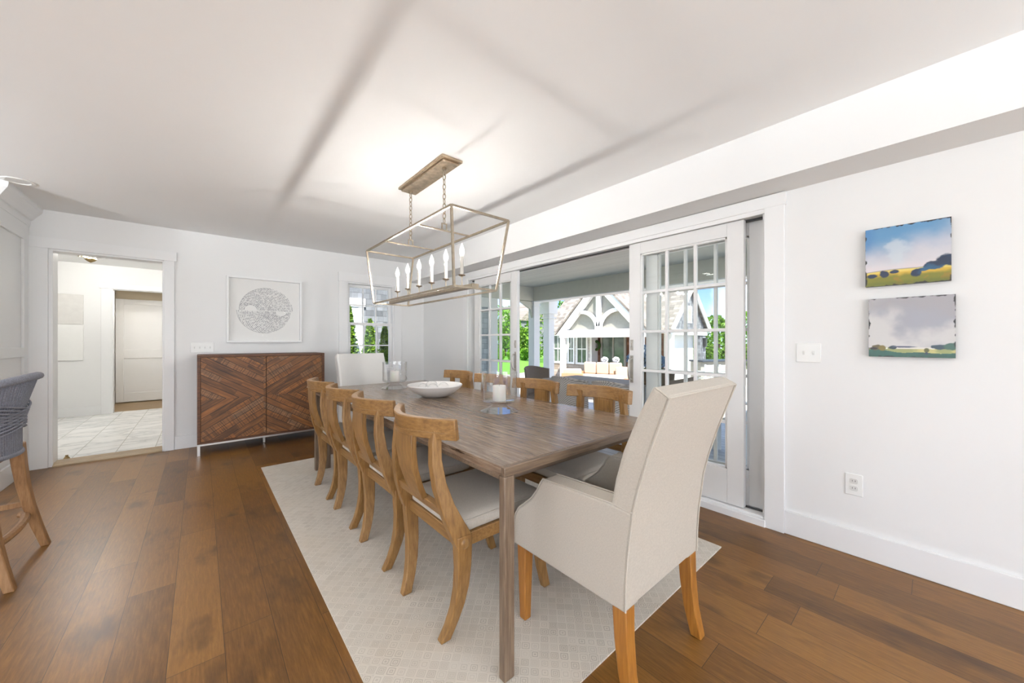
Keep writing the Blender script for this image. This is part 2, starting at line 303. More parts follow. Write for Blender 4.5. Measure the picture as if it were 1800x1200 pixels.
def bar(bm, p, q, w, h=None, up=(0, 0, 1)):
    p, q = Vector(p), Vector(q); d = (q-p).normalized(); a = d.cross(Vector(up)); h = h or w
    if a.length < 1e-4: a = d.cross(Vector((1, 0, 0)))
    a.normalize(); b = a.cross(d)
    loft(bm, [[c+a*(w/2)*s+b*(h/2)*t_ for s, t_ in ((-1, -1), (1, -1), (1, 1), (-1, 1))] for c in (p, q)])
def rpath(bm, pts):   # pts: (centre, half a-vector, half b-vector)
    loft(bm, [[Vector(c)+Vector(a)*s+Vector(b)*t_ for s, t_ in ((-1, -1), (1, -1), (1, 1), (-1, 1))] for c, a, b in pts])
def lathe(bm, prof, seg=28, c=(0, 0, 0)):
    c = Vector(c); rings = []
    for r, z in prof: rings.append([c+Vector((max(r, 1e-4)*cos(2*pi*k/seg), max(r, 1e-4)*sin(2*pi*k/seg), z)) for k in range(seg)])
    loft(bm, rings, True)
def prism(bm, poly, axis, a0, a1):
    def mk(p, a):
        return {'x': (a, p[0], p[1]), 'y': (p[0], a, p[1]), 'z': (p[0], p[1], a)}[axis]
    loft(bm, [[Vector(mk(p, a)) for p in poly] for a in (a0, a1)])
def rrect(cx, cy, hx, hy, r, n=5):
    o = []
    for sx_, sy_, a0 in ((1, 1, 0), (-1, 1, pi/2), (-1, -1, pi), (1, -1, 1.5*pi)):
        for k in range(n+1):
            a = a0+pi/2*k/n; o.append((cx+sx_*(hx-r)+r*cos(a), cy+sy_*(hy-r)+r*sin(a)))
    return o
def obj(name, bm, m, parent=None, smooth=False, bevel=0, seg=2, label=None, sub=0, autos=True, fix=True):
    if fix: bmesh.ops.recalc_face_normals(bm, faces=bm.faces)
    me = bpy.data.meshes.new(name); bm.to_mesh(me); bm.free()
    for mm in (m if isinstance(m, (list, tuple)) else [m]): me.materials.append(mm)
    o = bpy.data.objects.new(name, me); COL.objects.link(o)
    if parent: o.parent = parent
    if smooth:
        for p in me.polygons: p.use_smooth = True
        if autos: me.set_sharp_from_angle(angle=radians(40))
    if bevel:
        b = o.modifiers.new('bevel', 'BEVEL'); b.width = bevel; b.segments = seg; b.limit_method = 'ANGLE'; b.angle_limit = radians(40)
        for p in me.polygons: p.use_smooth = True
        if not smooth: me.set_sharp_from_angle(angle=radians(40))
    if sub:
        s_ = o.modifiers.new('subdivision', 'SUBSURF'); s_.levels = s_.render_levels = sub
    if label: o['label'] = label
    return o
def tag(o, label, cat, group=None):
    o['label'] = label; o['category'] = cat
    if group: o['group'] = group
    return o
def thing(name, label, cat, loc=(0, 0, 0), rz=0, group=None):
    o = bpy.data.objects.new(name, None); o.empty_display_size = .1; COL.objects.link(o)
    o.location = loc; o.rotation_euler = (0, 0, rz); return tag(o, label, cat, group)
def struct(name, bm, m, parent=None, **k):
    o = obj(name, bm, m, parent, **k)
    if not parent: o['kind'] = 'structure'
    return o
def sroot(name, loc=(0, 0, 0)):
    o = bpy.data.objects.new(name, None); COL.objects.link(o); o.location = loc; o['kind'] = 'structure'; return o
def kids(o): return [c for c in bpy.data.objects if c.parent == o]
def dup(root, loc, rz, label, group=None):
    r = root.copy(); COL.objects.link(r); r.location = loc; r.rotation_euler = (0, 0, rz); r['label'] = label
    if group: r['group'] = group
    for ch in kids(root):
        c = ch.copy(); COL.objects.link(c); c.parent = r
        for g in kids(ch):
            d = g.copy(); COL.objects.link(d); d.parent = c
    return r

# ------------------------------------------------------------------ room shell
XR, YB, ZC = 2.79, 5.5, 2.45
bm = B(); box(bm, -5.6, XR+.02, -4.6, YB, -.15, 0); struct('floor', bm, M_floor)
bm = B(); box(bm, -5.6, XR+.16, -4.6, YB+.14, ZC, ZC+.12); struct('ceiling', bm, M_ceil)
# right wall with the sliding door opening
bm = B(); box(bm, XR, XR+.16, -4.6, .715, -.15, ZC); box(bm, XR, XR+.16, 4.175, YB+.14, -.15, ZC); box(bm, XR, XR+.16, .715, 4.175, 2.045, ZC)
struct('wall_right', bm, M_wall)
# back wall with doorway and window
DX0, DX1, DZ = -1.09, -.318, 2.07
WX0, WX1, WZ0, WZ1 = 1.594, 2.29, .78, 2.06
bm = B()
box(bm, -5.6, DX0, YB, YB+.14, -.15, ZC); box(bm, DX0, DX1, YB, YB+.14, DZ, ZC); box(bm, DX1, WX0, YB, YB+.14, -.15, ZC)
box(bm, WX0, WX1, YB, YB+.14, WZ1, ZC); box(bm, WX0, WX1, YB, YB+.14, -.15, WZ0); box(bm, WX1, XR, YB, YB+.14, -.15, ZC)
struct('wall_back', bm, M_wall)
# kitchen side and the window wall behind the camera
bm = B(); box(bm, -5.7, -5.6, -4.6, -1.8, -.15, ZC); box(bm, -5.7, -5.6, 2.8, YB+.14, -.15, ZC); box(bm, -5.7, -5.6, -1.8, 2.8, -.15, .55); box(bm, -5.7, -5.6, -1.8, 2.8, 2.15, ZC)
struct('wall_left', bm, M_wall)
bm = B(); box(bm, -5.7, -3.8, -4.7, -4.6, -.15, ZC); box(bm, 2.0, XR+.16, -4.7, -4.6, -.15, ZC); box(bm, -3.8, 2.0, -4.7, -4.6, -.15, .45); box(bm, -3.8, 2.0, -4.7, -4.6, 2.25, ZC)
struct('wall_front', bm, M_wall)
bm = B()
for k in range(5):
    x = -3.8+k*1.45; box(bm, x-.04, x+.04, -4.68, -4.62, .45, 2.25)
box(bm, -3.8, 2, -4.68, -4.62, 1.32, 1.38); struct('window_2', bm, M_trim)
bm = B()
for k in range(5):
    y = -1.8+k*1.15; box(bm, -5.68, -5.62, y-.04, y+.04, .55, 2.15)
box(bm, -5.68, -5.62, -1.8, 2.8, 1.32, 1.38); struct('window_3', bm, M_trim)
# soffit above the sliding doors
bm = B(); box(bm, 2.51, XR, -4.6, YB, 2.142, ZC); struct('trim_1', bm, M_wall)
# casings of the sliding doors
bm = B()
box(bm, XR-.025, XR, .615, .72, 0, 2.06); box(bm, XR-.028, XR, .607, 4.28, 2.058, 2.137); box(bm, XR-.025, XR, 4.17, 4.272, 0, 2.06); box(bm, XR-.018, XR, .72, 4.17, 2.03, 2.06)
struct('trim_2', bm, M_trim, bevel=.002)
# baseboards
bm = B(); box(bm, XR-.016, XR, -4.6, .615, 0, .145); box(bm, XR-.016, XR, 4.272, YB, 0, .145); struct('baseboard_right', bm, M_trim, bevel=.004)
bm = B(); box(bm, -.222, XR-.016, YB-.016, YB, 0, .145); struct('baseboard_back', bm, M_trim, bevel=.004)
# doorway casing and jambs
bm = B()
box(bm, -1.219, DX0-.012, YB-.02, YB, 0, 2.085); box(bm, DX1+.012, -.222, YB-.02, YB, 0, 2.085); box(bm, -1.228, -.203, YB-.026, YB, 2.085, 2.185)
box(bm, DX0-.012, DX0+.016, YB-.005, YB+.15, 0, DZ); box(bm, DX1-.002, DX1+.014, YB-.005, YB+.15, 0, DZ); box(bm, DX0, DX1, YB-.005, YB+.15, DZ-.003, DZ+.016)
struct('trim_3', bm, M_trim, bevel=.002)
M_thr = wood('threshold_wood', srgb(120, 96, 66), srgb(150, 126, 92), srgb(170, 146, 112), (1.5, 14, 14), .5)
bm = B(); prism(bm, [(YB-.035, 0.0), (YB-.03, .012), (YB+.03, .03), (YB+.15, .03), (YB+.15, 0)], 'x', DX0+.016, DX1-.002); struct('trim_4', bm, M_thr)
# window in the back wall
def casing(bm, x0, x1, z0, z1, y, w=.112, head=.125, d=.02):
    box(bm, x0-w, x0+.003, y-d, y, z0-.02, z1); box(bm, x1-.003, x1+w, y-d, y, z0-.02, z1); box(bm, x0-w-.008, x1+w+.008, y-d-.006, y, z1-.003, z1+head)
    box(bm, x0-w-.02, x1+w+.02, y-d-.03, y, z0-.045, z0-.02); box(bm, x0-w, x1+w, y-d, y, z0-.13, z0-.045)
win = sroot('window_1', (0, 0, 0))
bm = B(); casing(bm, WX0, WX1, WZ0, WZ1, YB); obj('window_casing', bm, M_trim, win, bevel=.002)
bm = B(); box(bm, WX0, WX0+.02, YB, YB+.13, WZ0, WZ1); box(bm, WX1-.02, WX1, YB, YB+.13, WZ0, WZ1); box(bm, WX0+.02, WX1-.02, YB, YB+.13, WZ1-.02, WZ1); box(bm, WX0+.02, WX1-.02, YB-.02, YB+.13, WZ0, WZ0+.02); obj('window_jamb', bm, M_trim, win)
def sash(name, x0, x1, z0, z1, y, t, rail, cols, rows, parent, mat, stile=None, bot=None):
    st = stile or rail; bt = bot or rail; bm = B()
    box(bm, x0, x0+st, y, y+t, z0, z1); box(bm, x1-st, x1, y, y+t, z0, z1); box(bm, x0+st, x1-st, y, y+t, z1-rail, z1); box(bm, x0+st, x1-st, y, y+t, z0, z0+bt)
    s = obj(name, bm, mat, parent, bevel=.002); gx0, gx1, gz0, gz1 = x0+st, x1-st, z0+bt, z1-rail
    bm = B()
    for k in range(1, cols): xx = gx0+(gx1-gx0)*k/cols; box(bm, xx-.008, xx+.008, y+.004, y+t-.004, gz0, gz1)
    for k in range(1, rows): zz = gz0+(gz1-gz0)*k/rows; box(bm, gx0, gx1, y+.006, y+t-.006, zz-.008, zz+.008)
    obj('muntins', bm, mat, s)
    bm = B(); box(bm, gx0, gx1, y+t/2-.002, y+t/2+.002, gz0, gz1); obj('pane', bm, M_glass, s)
mid = 1.46
sash('upper_sash', WX0+.02, WX1-.02, mid-.02, WZ1-.02, YB+.085, .035, .042, 3, 2, win, M_trim)
sash('lower_sash', WX0+.02, WX1-.02, WZ0+.02, mid+.02, YB+.045, .035, .042, 3, 2, win, M_trim)

# ------------------------------------------------------------------ sliding glass doors
drs = sroot('door_1')
bm = B()
box(bm, XR-.03, XR+.17, .715, 4.175, -.1, .045); box(bm, XR-.015, XR+.16, .72, 4.17, .045, .062)
obj('sill', bm, M_trim, drs, bevel=.003)
bm = B(); box(bm, XR, XR+.15, .715, .735, .06, 2.045); box(bm, XR, XR+.15, 4.155, 4.175, .06, 2.045); box(bm, XR, XR+.15, .735, 4.155, 2.033, 2.046); obj('door_frame', bm, M_door, drs)
bm = B(); box(bm, XR+.052, XR+.075, .735, 4.155, .062, .068); box(bm, XR+.052, XR+.075, .735, 4.155, 2.02, 2.032); obj('track', bm, M_dark, drs)
def door_panel(name, y0, y1, x, t=.042):
    st, top, bot, z0, z1 = .104, .095, .24, .066, 2.03; bm = B()
    box(bm, x, x+t, y0, y0+st, z0, z1); box(bm, x, x+t, y1-st, y1, z0, z1); box(bm, x, x+t, y0+st, y1-st, z1-top, z1); box(bm, x, x+t, y0+st, y1-st, z0, z0+bot)
    p = obj(name, bm, M_door, drs, bevel=.002); a, b, c, d = y0+st, y1-st, z0+bot, z1-top
    bm = B()
    for u0, u1, v0, v1 in ((a, a+.014, c, d), (b-.014, b, c, d), (a, b, c, c+.014), (a, b, d-.014, d)): box(bm, x+.006, x+t-.006, u0, u1, v0, v1)
    for k in (1, 2): yy = a+(b-a)*k/3; box(bm, x+.008, x+t-.008, yy-.011, yy+.011, c, d)
    for k in range(1, 5): zz = c+(d-c)*k/5; box(bm, x+.01, x+t-.01, a, b, zz-.011, zz+.011)
    obj('muntins', bm, M_door, p, bevel=.002)
    bm = B(); box(bm, x+t/2-.003, x+t/2+.003, a, b, c, d); obj('pane', bm, M_glass, p)
    return p
pr = door_panel('sliding_panel', .848, 1.717, XR+.012); door_panel('fixed_panel', .736, 1.605, XR+.09)
pl = door_panel('sliding_panel', 3.177, 4.046, XR+.012); door_panel('fixed_panel', 3.286, 4.155, XR+.09)
def pull(p, y, s):
    bm = B(); x = XR+.012
    box(bm, x-.008, x, y-.013, y+.013, .85, 1.08); tube(bm, [(x-.006, y, .875), (x-.045, y, .885), (x-.055, y, .92), (x-.055, y, 1.01), (x-.045, y, 1.045), (x-.006, y, 1.055)], .0085, 8)
    obj('handle', bm, M_nickel, p, smooth=True)
    bm = B(); box(bm, x-.008, x, y-.013, y+.013, 1.125, 1.215); box(bm, x-.022, x-.006, y-.004, y+.004, 1.155, 1.185); obj('lock', bm, M_nickel, p, bevel=.003)
pull(pr, 1.69, 1); pull(pl, 3.204, -1)

# ------------------------------------------------------------------ pantry side and crown
bm = B(); box(bm, -1.9, -1.232, 4.78, YB, 0, ZC-.13); struct('wall_pantry', bm, M_trim)
pan = sroot('trim_5'); bm = B()
for y0, y1, z0, z1 in ((4.78, 4.86, 0, 2.28), (5.37, 5.49, 0, 2.28), (4.86, 5.37, 2.13, 2.28), (4.86, 5.37, .0, .16), (4.86, 5.37, 1.06, 1.145)): box(bm, -1.232, -1.214, y0, y1, z0, z1)
obj('rails', bm, M_trim, pan, bevel=.002)
bm = B(); prof = [(0, 2.27), (.014, 2.27), (.018, 2.30), (.018, 2.325), (.03, 2.33), (.05, 2.36), (.085, 2.405), (.09, 2.43), (.09, ZC), (0, ZC)]
rings = [[Vector((-1.225+d, 4.78-d, z)) for d, z in prof], [Vector((-1.225+d, YB, z)) for d, z in prof]]; loft(bm, rings)
rings = [[Vector((-1.225+d, 4.78-d, z)) for d, z in prof], [Vector((-2.1, 4.78-d, z)) for d, z in prof]]; loft(bm, rings)
obj('crown', bm, M_trim, pan)

# ------------------------------------------------------------------ hall beyond the doorway
HY = 8.86
bm = B(); box(bm, -3.2, -.1, YB+.14, HY+.13, -.12, .012); struct('floor_hall', bm, M_tile)
bm = B(); box(bm, -3.2, -.1, YB+.14, HY+.12, ZC, ZC+.1); struct('ceiling_hall', bm, M_ceil)
bm = B(); box(bm, -3.3, -3.2, YB+.14, HY, -.12, ZC); struct('wall_hall_left', bm, M_wall)
bm = B(); box(bm, -.1, 0, YB+.14, 11, -.12, ZC+.1); struct('wall_hall_right', bm, M_wall)
HD0, HD1 = -1.115, -.3
bm = B(); box(bm, -3.2, HD0, HY, HY+.12, -.12, ZC); box(bm, HD0, HD1, HY, HY+.12, 2.06, ZC); box(bm, HD1, -.1, HY, HY+.12, -.12, ZC); struct('wall_hall_back', bm, M_wall)
bm = B(); box(bm, -1.235, HD0-.005, HY-.02, HY, .012, 2.07); box(bm, HD1+.005, -.2, HY-.02, HY, .012, 2.07); box(bm, -1.255, -.18, HY-.028, HY, 2.07, 2.15); box(bm, HD0-.01, HD0+.012, HY-.005, HY+.13, .012, 2.06)
struct('trim_6', bm, M_trim, bevel=.002)
bm = B(); box(bm, -3.2, -1.235, HY-.016, HY, .012, .16); struct('baseboard_hall', bm, M_trim, bevel=.004)
bm = B(); box(bm, -1.4, -.1, HY+.12, 11, -.12, .01); struct('floor_vestibule', bm, M_thr)
M_tanw = wall_paint('tan_paint', (.62, .54, .41))
bm = B(); box(bm, -1.4, -.1, HY+.12, 11, 2.2, 2.3); struct('ceiling_vestibule', bm, M_tanw)
bm = B(); box(bm, -1.5, -1.4, HY+.12, 11, -.12, 2.3); box(bm, -1.5, 0, 10.25, 10.35, -.12, 2.3); struct('wall_vestibule', bm, M_tanw)
dr = sroot('door_2'); Y0 = 10.2
bm = B(); box(bm, -1.24, -1.13, Y0, Y0+.04, .03, 2.02); box(bm, -.53, -.42, Y0, Y0+.04, .03, 2.02)
for z0, z1 in ((.03, .2), (.87, 1.04), (1.92, 2.02)): box(bm, -1.13, -.53, Y0, Y0+.04, z0, z1)
obj('door_rails', bm, M_trim, dr, bevel=.003)
bm = B(); box(bm, -1.13, -.53, Y0+.014, Y0+.026, .2, .87); box(bm, -1.13, -.53, Y0+.014, Y0+.026, 1.04, 1.92); obj('door_inset', bm, M_trim, dr)
bm = B(); box(bm, -1.36, -1.25, Y0-.02, Y0+.06, .01, 2.2); box(bm, -.41, -.1, Y0-.02, Y0+.06, .01, 2.2); obj('door_jamb', bm, M_trim, dr)
bm = B()
for z in (1.73, 1.02, .3): box(bm, -1.25, -1.238, Y0-.012, Y0, z-.045, z+.045)
obj('hinges', bm, M_steel, dr)
vl = thing('vestibule_fill_light', 'added downlight inside the vestibule past the hall, out of view', 'light', (-.8, 9.2, 2.2))  # unseen downlight added to brighten the vestibule and its door
bm = B(); lathe(bm, [(.058, -.0005), (.064, -.007), (.084, -.006), (.088, -.0005)], 24); obj('trim_ring', bm, M_plastic, vl, smooth=True)
bm = B(); lathe(bm, [(0, -.0005), (.058, -.0008), (.058, -.0015), (0, -.002)], 24); obj('lens', bm, emit('vestibule_fill', (1, .98, .95), 330), vl, smooth=True)
for z0, z1, lab, mt in ((1.47, 1.945, 'pale grey flat panel fixed to the hall wall, upper of two', plain('pale_grey_panel', srgb(214, 212, 208), .5)), (.9, 1.468, 'white flat panel fixed to the hall wall, under the grey one', M_plastic)):
    bm = B(); box(bm, -1.78, -1.422, HY-.02, HY, z0, z1); tag(obj('wall_panel', bm, mt, bevel=.004), lab, 'panel', 'wall panels in the hall')
bm = B(); lathe(bm, [(0, 0), (.02, .0), (.024, .006), (.01, .03), (.012, .04), (0, .04)], 14)
tag(obj('door_stop', bm, M_brass, smooth=True), 'small dark door stop on hall tiles by left jamb', 'door stop').location = (-1.03, 5.72, .012)

# hall light
hl = thing('hall_ceiling_light', 'small brass ceiling light with star arms in the hall', 'light', (-1.11, 7.3, ZC))
bm = B(); lathe(bm, [(.07, 0), (.07, -.015), (.03, -.03), (.012, -.04), (.012, -.13), (.05, -.14), (.06, -.16), (.035, -.185), (.01, -.2), (0, -.205)], 18); obj('body', bm, M_brass, hl, smooth=True)
for k in range(3):
    a = k*2*pi/3+.35; bm = B(); d = Vector((cos(a), sin(a), 0)); tube(bm, [d*.03+Vector((0, 0, -.13)), d*.14+Vector((0, 0, -.115))], .006, 6); lathe(bm, [(.0, -.008), (.018, -.006), (.018, .006), (0, .008)], 10, d*.145+Vector((0, 0, -.115)))
    obj('arm', bm, M_brass, hl, smooth=True)
    bm = B(); lathe(bm, [(.0, -.02), (.026, -.012), (.032, .008), (.02, .03), (0, .04)], 12, d*.105+Vector((0, 0, -.085))); obj('bulb', bm, M_hallb, hl, smooth=True)

# ------------------------------------------------------------------ ceiling downlights
CANS = [(-1.08, 4.65), (-1.4, 2.73), (-1.4, .9), (.9, -1.3), (-1.4, -1.3), (-3.6, 2.73), (-3.6, .2), (-3.6, -2.4), (.9, -3.0)]  # first two are room fixtures; the rest are added unseen for brightness
CL = ['recessed downlight in ceiling beside the tall cabinet', 'recessed downlight in ceiling above the rope stool']
for k, (x, y) in enumerate(CANS):
    c = thing('downlight', CL[k] if k < 2 else 'added unseen recessed ceiling downlight for fill light', 'light', (x, y, ZC), 0, 'recessed downlights')
    bm = B(); lathe(bm, [(.058, -.0005), (.064, -.007), (.084, -.006), (.088, -.0005)], 28); obj('trim_ring', bm, M_plastic, c, smooth=True)
    bm = B(); lathe(bm, [(0, -.0005), (.058, -.0008), (.058, -.0015), (0, -.002)], 28); obj('lens', bm, M_canoff if k == 0 else M_can, c, smooth=True)

# unseen uplights added to wash the ceiling with fill light
M_upfill = emit('uplight_fill', (.88, .95, 1), UPFILL)
for k, (x, y, lab) in enumerate(((1.2, -3.0, 'added tall bowl uplight, unseen behind the camera by the right wall'), (-1.5, -1.6, 'added tall bowl uplight, unseen behind the camera in the middle'), (-3.3, 3.3, 'added tall bowl uplight, unseen on the kitchen side'))):
    f = thing('fill_uplight', lab, 'lamp', (x, y, 0), 0, 'added fill uplights')
    bm = B(); lathe(bm, [(0, 0), (.14, 0), (.14, .02), (.02, .03), (0, .03)], 24); obj('base', bm, M_nickel, f, smooth=True)
    bm = B(); tube(bm, [(0, 0, .02), (0, 0, 1.66)], .012, 10); obj('pole', bm, M_nickel, f, smooth=True)
    bm = B(); lathe(bm, [(0, 1.65), (.1, 1.67), (.19, 1.74), (.2, 1.78), (.19, 1.78), (.17, 1.74), (.09, 1.69), (0, 1.68)], 32); obj('bowl_shade', bm, M_ceram, f, smooth=True)
    bm = B(); lathe(bm, [(0, 1.70), (.05, 1.71), (.065, 1.74), (.05, 1.77), (0, 1.78)], 20); obj('bulb', bm, M_upfill, f, smooth=True)

# ------------------------------------------------------------------ switches and outlet
def plate(name, label, cat, loc, rz, w_, h_, n, kind):
    r = thing(name, label, cat, loc, rz)
    bm = B(); box(bm, -w_/2, w_/2, -.006, 0, -h_/2, h_/2); obj('cover_plate', bm, M_plastic, r, bevel=.003)
    for i in range(n):
        x = (i-(n-1)/2)*.046
        if kind == 's':
            bm = B(); box(bm, x-.005, x+.005, -.0072, -.006, -.012, .012); box(bm, x-.0035, x+.0035, -.017, -.007, -.001, .009); obj('toggle', bm, M_toggle, r, bevel=.001)
    if kind == 'o':
        for z in (-.02, .02):
            bm = B(); prism(bm, [(px_, pz_+z) for px_, pz_ in rrect(0, 0, .017, .0145, .009)], 'y', -.0085, -.006); s = obj('socket', bm, M_toggle, r)
            bm = B()
            for sx_ in (-.006, .006): box(bm, sx_-.001, sx_+.001, -.0089, -.0084, z-.003, z+.006)
            obj('slots', bm, M_dark, s)
    return r
plate('light_switch', 'white double toggle switch on the wall right of the glass door', 'switch', (XR, .499, 1.132), -pi/2, .118, .115, 2, 's')
plate('light_switch', 'white four-toggle switch on back wall above the sideboard edge', 'switch', (.014, YB, 1.13), 0, .205, .115, 4, 's')
plate('wall_outlet', 'white duplex outlet low on the right wall', 'outlet', (XR, .298, .396), -pi/2, .074, .12, 2, 'o')

# ------------------------------------------------------------------ paintings (colour computed per vertex: the picture itself)
rng = np.random.RandomState(3)
def vnoise(u, v, seed, oct_=5):
    r = np.random.RandomState(seed); tot = np.zeros_like(u); amp = 1.; f = 1.; nrm = 0
    for o in range(oct_):
        g = r.rand(64, 64); a = (u*f) % 63; b = (v*f) % 63; i = a.astype(int); j = b.astype(int); fa = a-i; fb = b-j
        fa = fa*fa*(3-2*fa); fb = fb*fb*(3-2*fb)
        tot += amp*((g[i, j]*(1-fa)+g[i+1, j]*fa)*(1-fb)+(g[i, j+1]*(1-fa)+g[i+1, j+1]*fa)*fb); nrm += amp; amp *= .5; f *= 2
    return tot/nrm
def L(r, g, b): return np.array(srgb(r, g, b)[:3])
def lerp(a, b, t): return a*(1-t[..., None])+b*t[..., None]
def sstep(a, b, x):
    t = np.clip((x-a)/(b-a), 0, 1); return t*t*(3-2*t)
def picture(name, mat_name, w_, h_, nx, nz, fn, parent, rough=.5):
    u, v = np.meshgrid(np.linspace(0, 1, nx), np.linspace(0, 1, nz), indexing='ij'); c = fn(u, v)
    verts = [((u_-.5)*w_, 0, (v_-.5)*h_) for u_, v_ in zip(u.ravel(), v.ravel())]
    faces = [(i*nz+j, (i+1)*nz+j, (i+1)*nz+j+1, i*nz+j+1) for i in range(nx-1) for j in range(nz-1)]
    me = bpy.data.meshes.new(name); me.from_pydata(verts, [], faces)
    at = me.color_attributes.new('paint', 'FLOAT_COLOR', 'POINT'); at.data.foreach_set('color', np.concatenate([c.reshape(-1, 3), np.ones((nx*nz, 1))], 1).ravel().astype(np.float32))
    t = T(mat_name); a = t.n('ShaderNodeAttribute'); a.attribute_name = 'paint'; t.base(a.outputs['Color']).rough(rough); me.materials.append(t.m)
    o = bpy.data.objects.new(name, me); COL.objects.link(o); o.parent = parent; return o
def edge(u, v, c, seed):
    n_ = vnoise(u*14, v*14, seed, 3); d = np.minimum(np.minimum(u, 1-u), np.minimum(v, 1-v)); m = 1-sstep(0, .012, d-(n_-.52)*.09)
    return lerp(c, L(26, 22, 20)[None, None], np.clip(m, 0, 1))
def blob(u, v, cx, cy, rx, ry, seed):
    n_ = vnoise(u*16, v*16, seed, 3); return 1-sstep(.8, 1.1, np.sqrt(((u-cx)/rx)**2+((v-cy)/ry)**2)+(n_-.5)*.7)
def paint_blue(u, v):
    n1 = vnoise(u*3+2, v*3, 1); n2 = vnoise(u*7, v*9, 2)
    c = lerp(L(206, 202, 206), L(96, 146, 186), sstep(.32, .95, v+(n1-.5)*.35-(u-.5)*.12)); c = lerp(c, L(198, 206, 212)+0*c, sstep(.52, .72, vnoise(u*2.6+1, v*3+5, 9)-(v-.55)*.25)*.75)
    c = lerp(c, L(222, 206, 208)+0*c, (1-sstep(.28, .42, v))*.5); c = lerp(c, L(72, 122, 176)+0*c, sstep(.2, 0, u)*sstep(.45, .8, v)*.6)
    hor = .245+.02*np.sin(u*4)+.05*sstep(.6, 1, u)
    gr = v < hor; fld = lerp(L(206, 168, 52)+0*c, L(120, 118, 22)+0*c, sstep(.2, .12, v+(n2-.5)*.1)); fld = lerp(fld, L(226, 206, 110)+0*c, sstep(.2, .235, v)*.8)
    c = np.where(gr[..., None], fld, c)
    c = lerp(c, L(112, 104, 116)+0*c, np.clip(1-np.abs(v-hor)/.012, 0, 1)*.8)
    dk = lerp(L(18, 38, 66)+0*c, L(36, 84, 118)+0*c, sstep(.4, .7, n2))
    for cx, cy, rx, ry in ((.09, .18, .06, .035), (.24, .2, .06, .06), (.36, .225, .06, .035), (.62, .17, .055, .07), (.82, .27, .12, .07), (.95, .33, .1, .1), (.7, .22, .08, .03)): c = lerp(c, dk, blob(u, v, cx, cy, rx, ry, int(cx*100)))
    c = lerp(c, L(150, 112, 24)+0*c, ((v < .13) & (u > .35))*.55*(n2 > .4)); c = lerp(c, L(88, 96, 20)+0*c, sstep(.1, .03, v)*.6)
    return edge(u, v, c, 31)
def paint_grey(u, v):
    n1 = vnoise(u*2.6, v*2.6, 5); n2 = vnoise(u*7, v*9, 6)
    c = lerp(L(158, 158, 166)+0*np.zeros(u.shape+(3,)), L(198, 196, 194)+0*np.zeros(u.shape+(3,)), sstep(.3, .62, n1+.35*(.55-v)+.18*np.sin(u*5+.6)))
    c = lerp(c, L(160, 156, 158)+0*c, sstep(.62, .95, v+(vnoise(u*4+3, v*3, 8)-.5)*.5)*.8)
    hor = .15+.012*np.sin(u*7); c = np.where((v < hor)[..., None], lerp(L(146, 150, 96)+0*c, L(186, 178, 116)+0*c, sstep(.35, .6, n2)), c)
    g2 = .125-.05*sstep(.05, .5, u)+.008*np.sin(u*13); c = np.where((v < g2)[..., None], lerp(L(46, 98, 84)+0*c, L(40, 76, 66)+0*c, n2), c)
    c = np.where((np.abs(v-.15) < .012)[..., None] & ((u > .33) & (u < .75))[..., None], L(214, 210, 200)+0*c, c)
    c = np.where((np.abs(v-.148) < .01)[..., None] & (((u > .2) & (u < .24)) | ((u > .74) & (u < .78)))[..., None], L(238, 238, 232)+0*c, c)
    for cx, cy, rx, ry, col in ((.1, .16, .07, .05, (92, 82, 48)), (.17, .155, .05, .05, (120, 104, 40)), (.3, .16, .06, .03, (36, 54, 62)), (.45, .172, .16, .012, (74, 80, 104)), (.69, .12, .035, .04, (82, 82, 34)), (.69, .07, .02, .02, (38, 52, 74)), (.86, .17, .12, .04, (44, 66, 78)), (.96, .18, .09, .06, (58, 92, 80)), (.06, .14, .05, .02, (38, 30, 26))):
        c = lerp(c, L(*col)+0*c, blob(u, v, cx, cy, rx, ry, int(cx*100)+3))
    return edge(u, v, c, 41)
for fn, lab, zc, yc in ((paint_blue, 'small canvas of blue sky over yellow fields, upper of two on right wall', 1.651, .099), (paint_grey, 'small canvas of grey clouds over green field, lower of two on right wall', 1.274, .086)):
    r = thing('landscape_painting', lab, 'painting', (XR, yc, zc), -pi/2, 'small landscape canvases')
    bm = B(); box(bm, -.15, .15, -.028, -.004, -.155, .155); obj('canvas', bm, M_dark, r, bevel=.002)
    p = picture('paint_layer', 'oil_'+fn.__name__, .3, .31, 150, 150, fn, r, .35); p.location = (0, -.0285, 0)
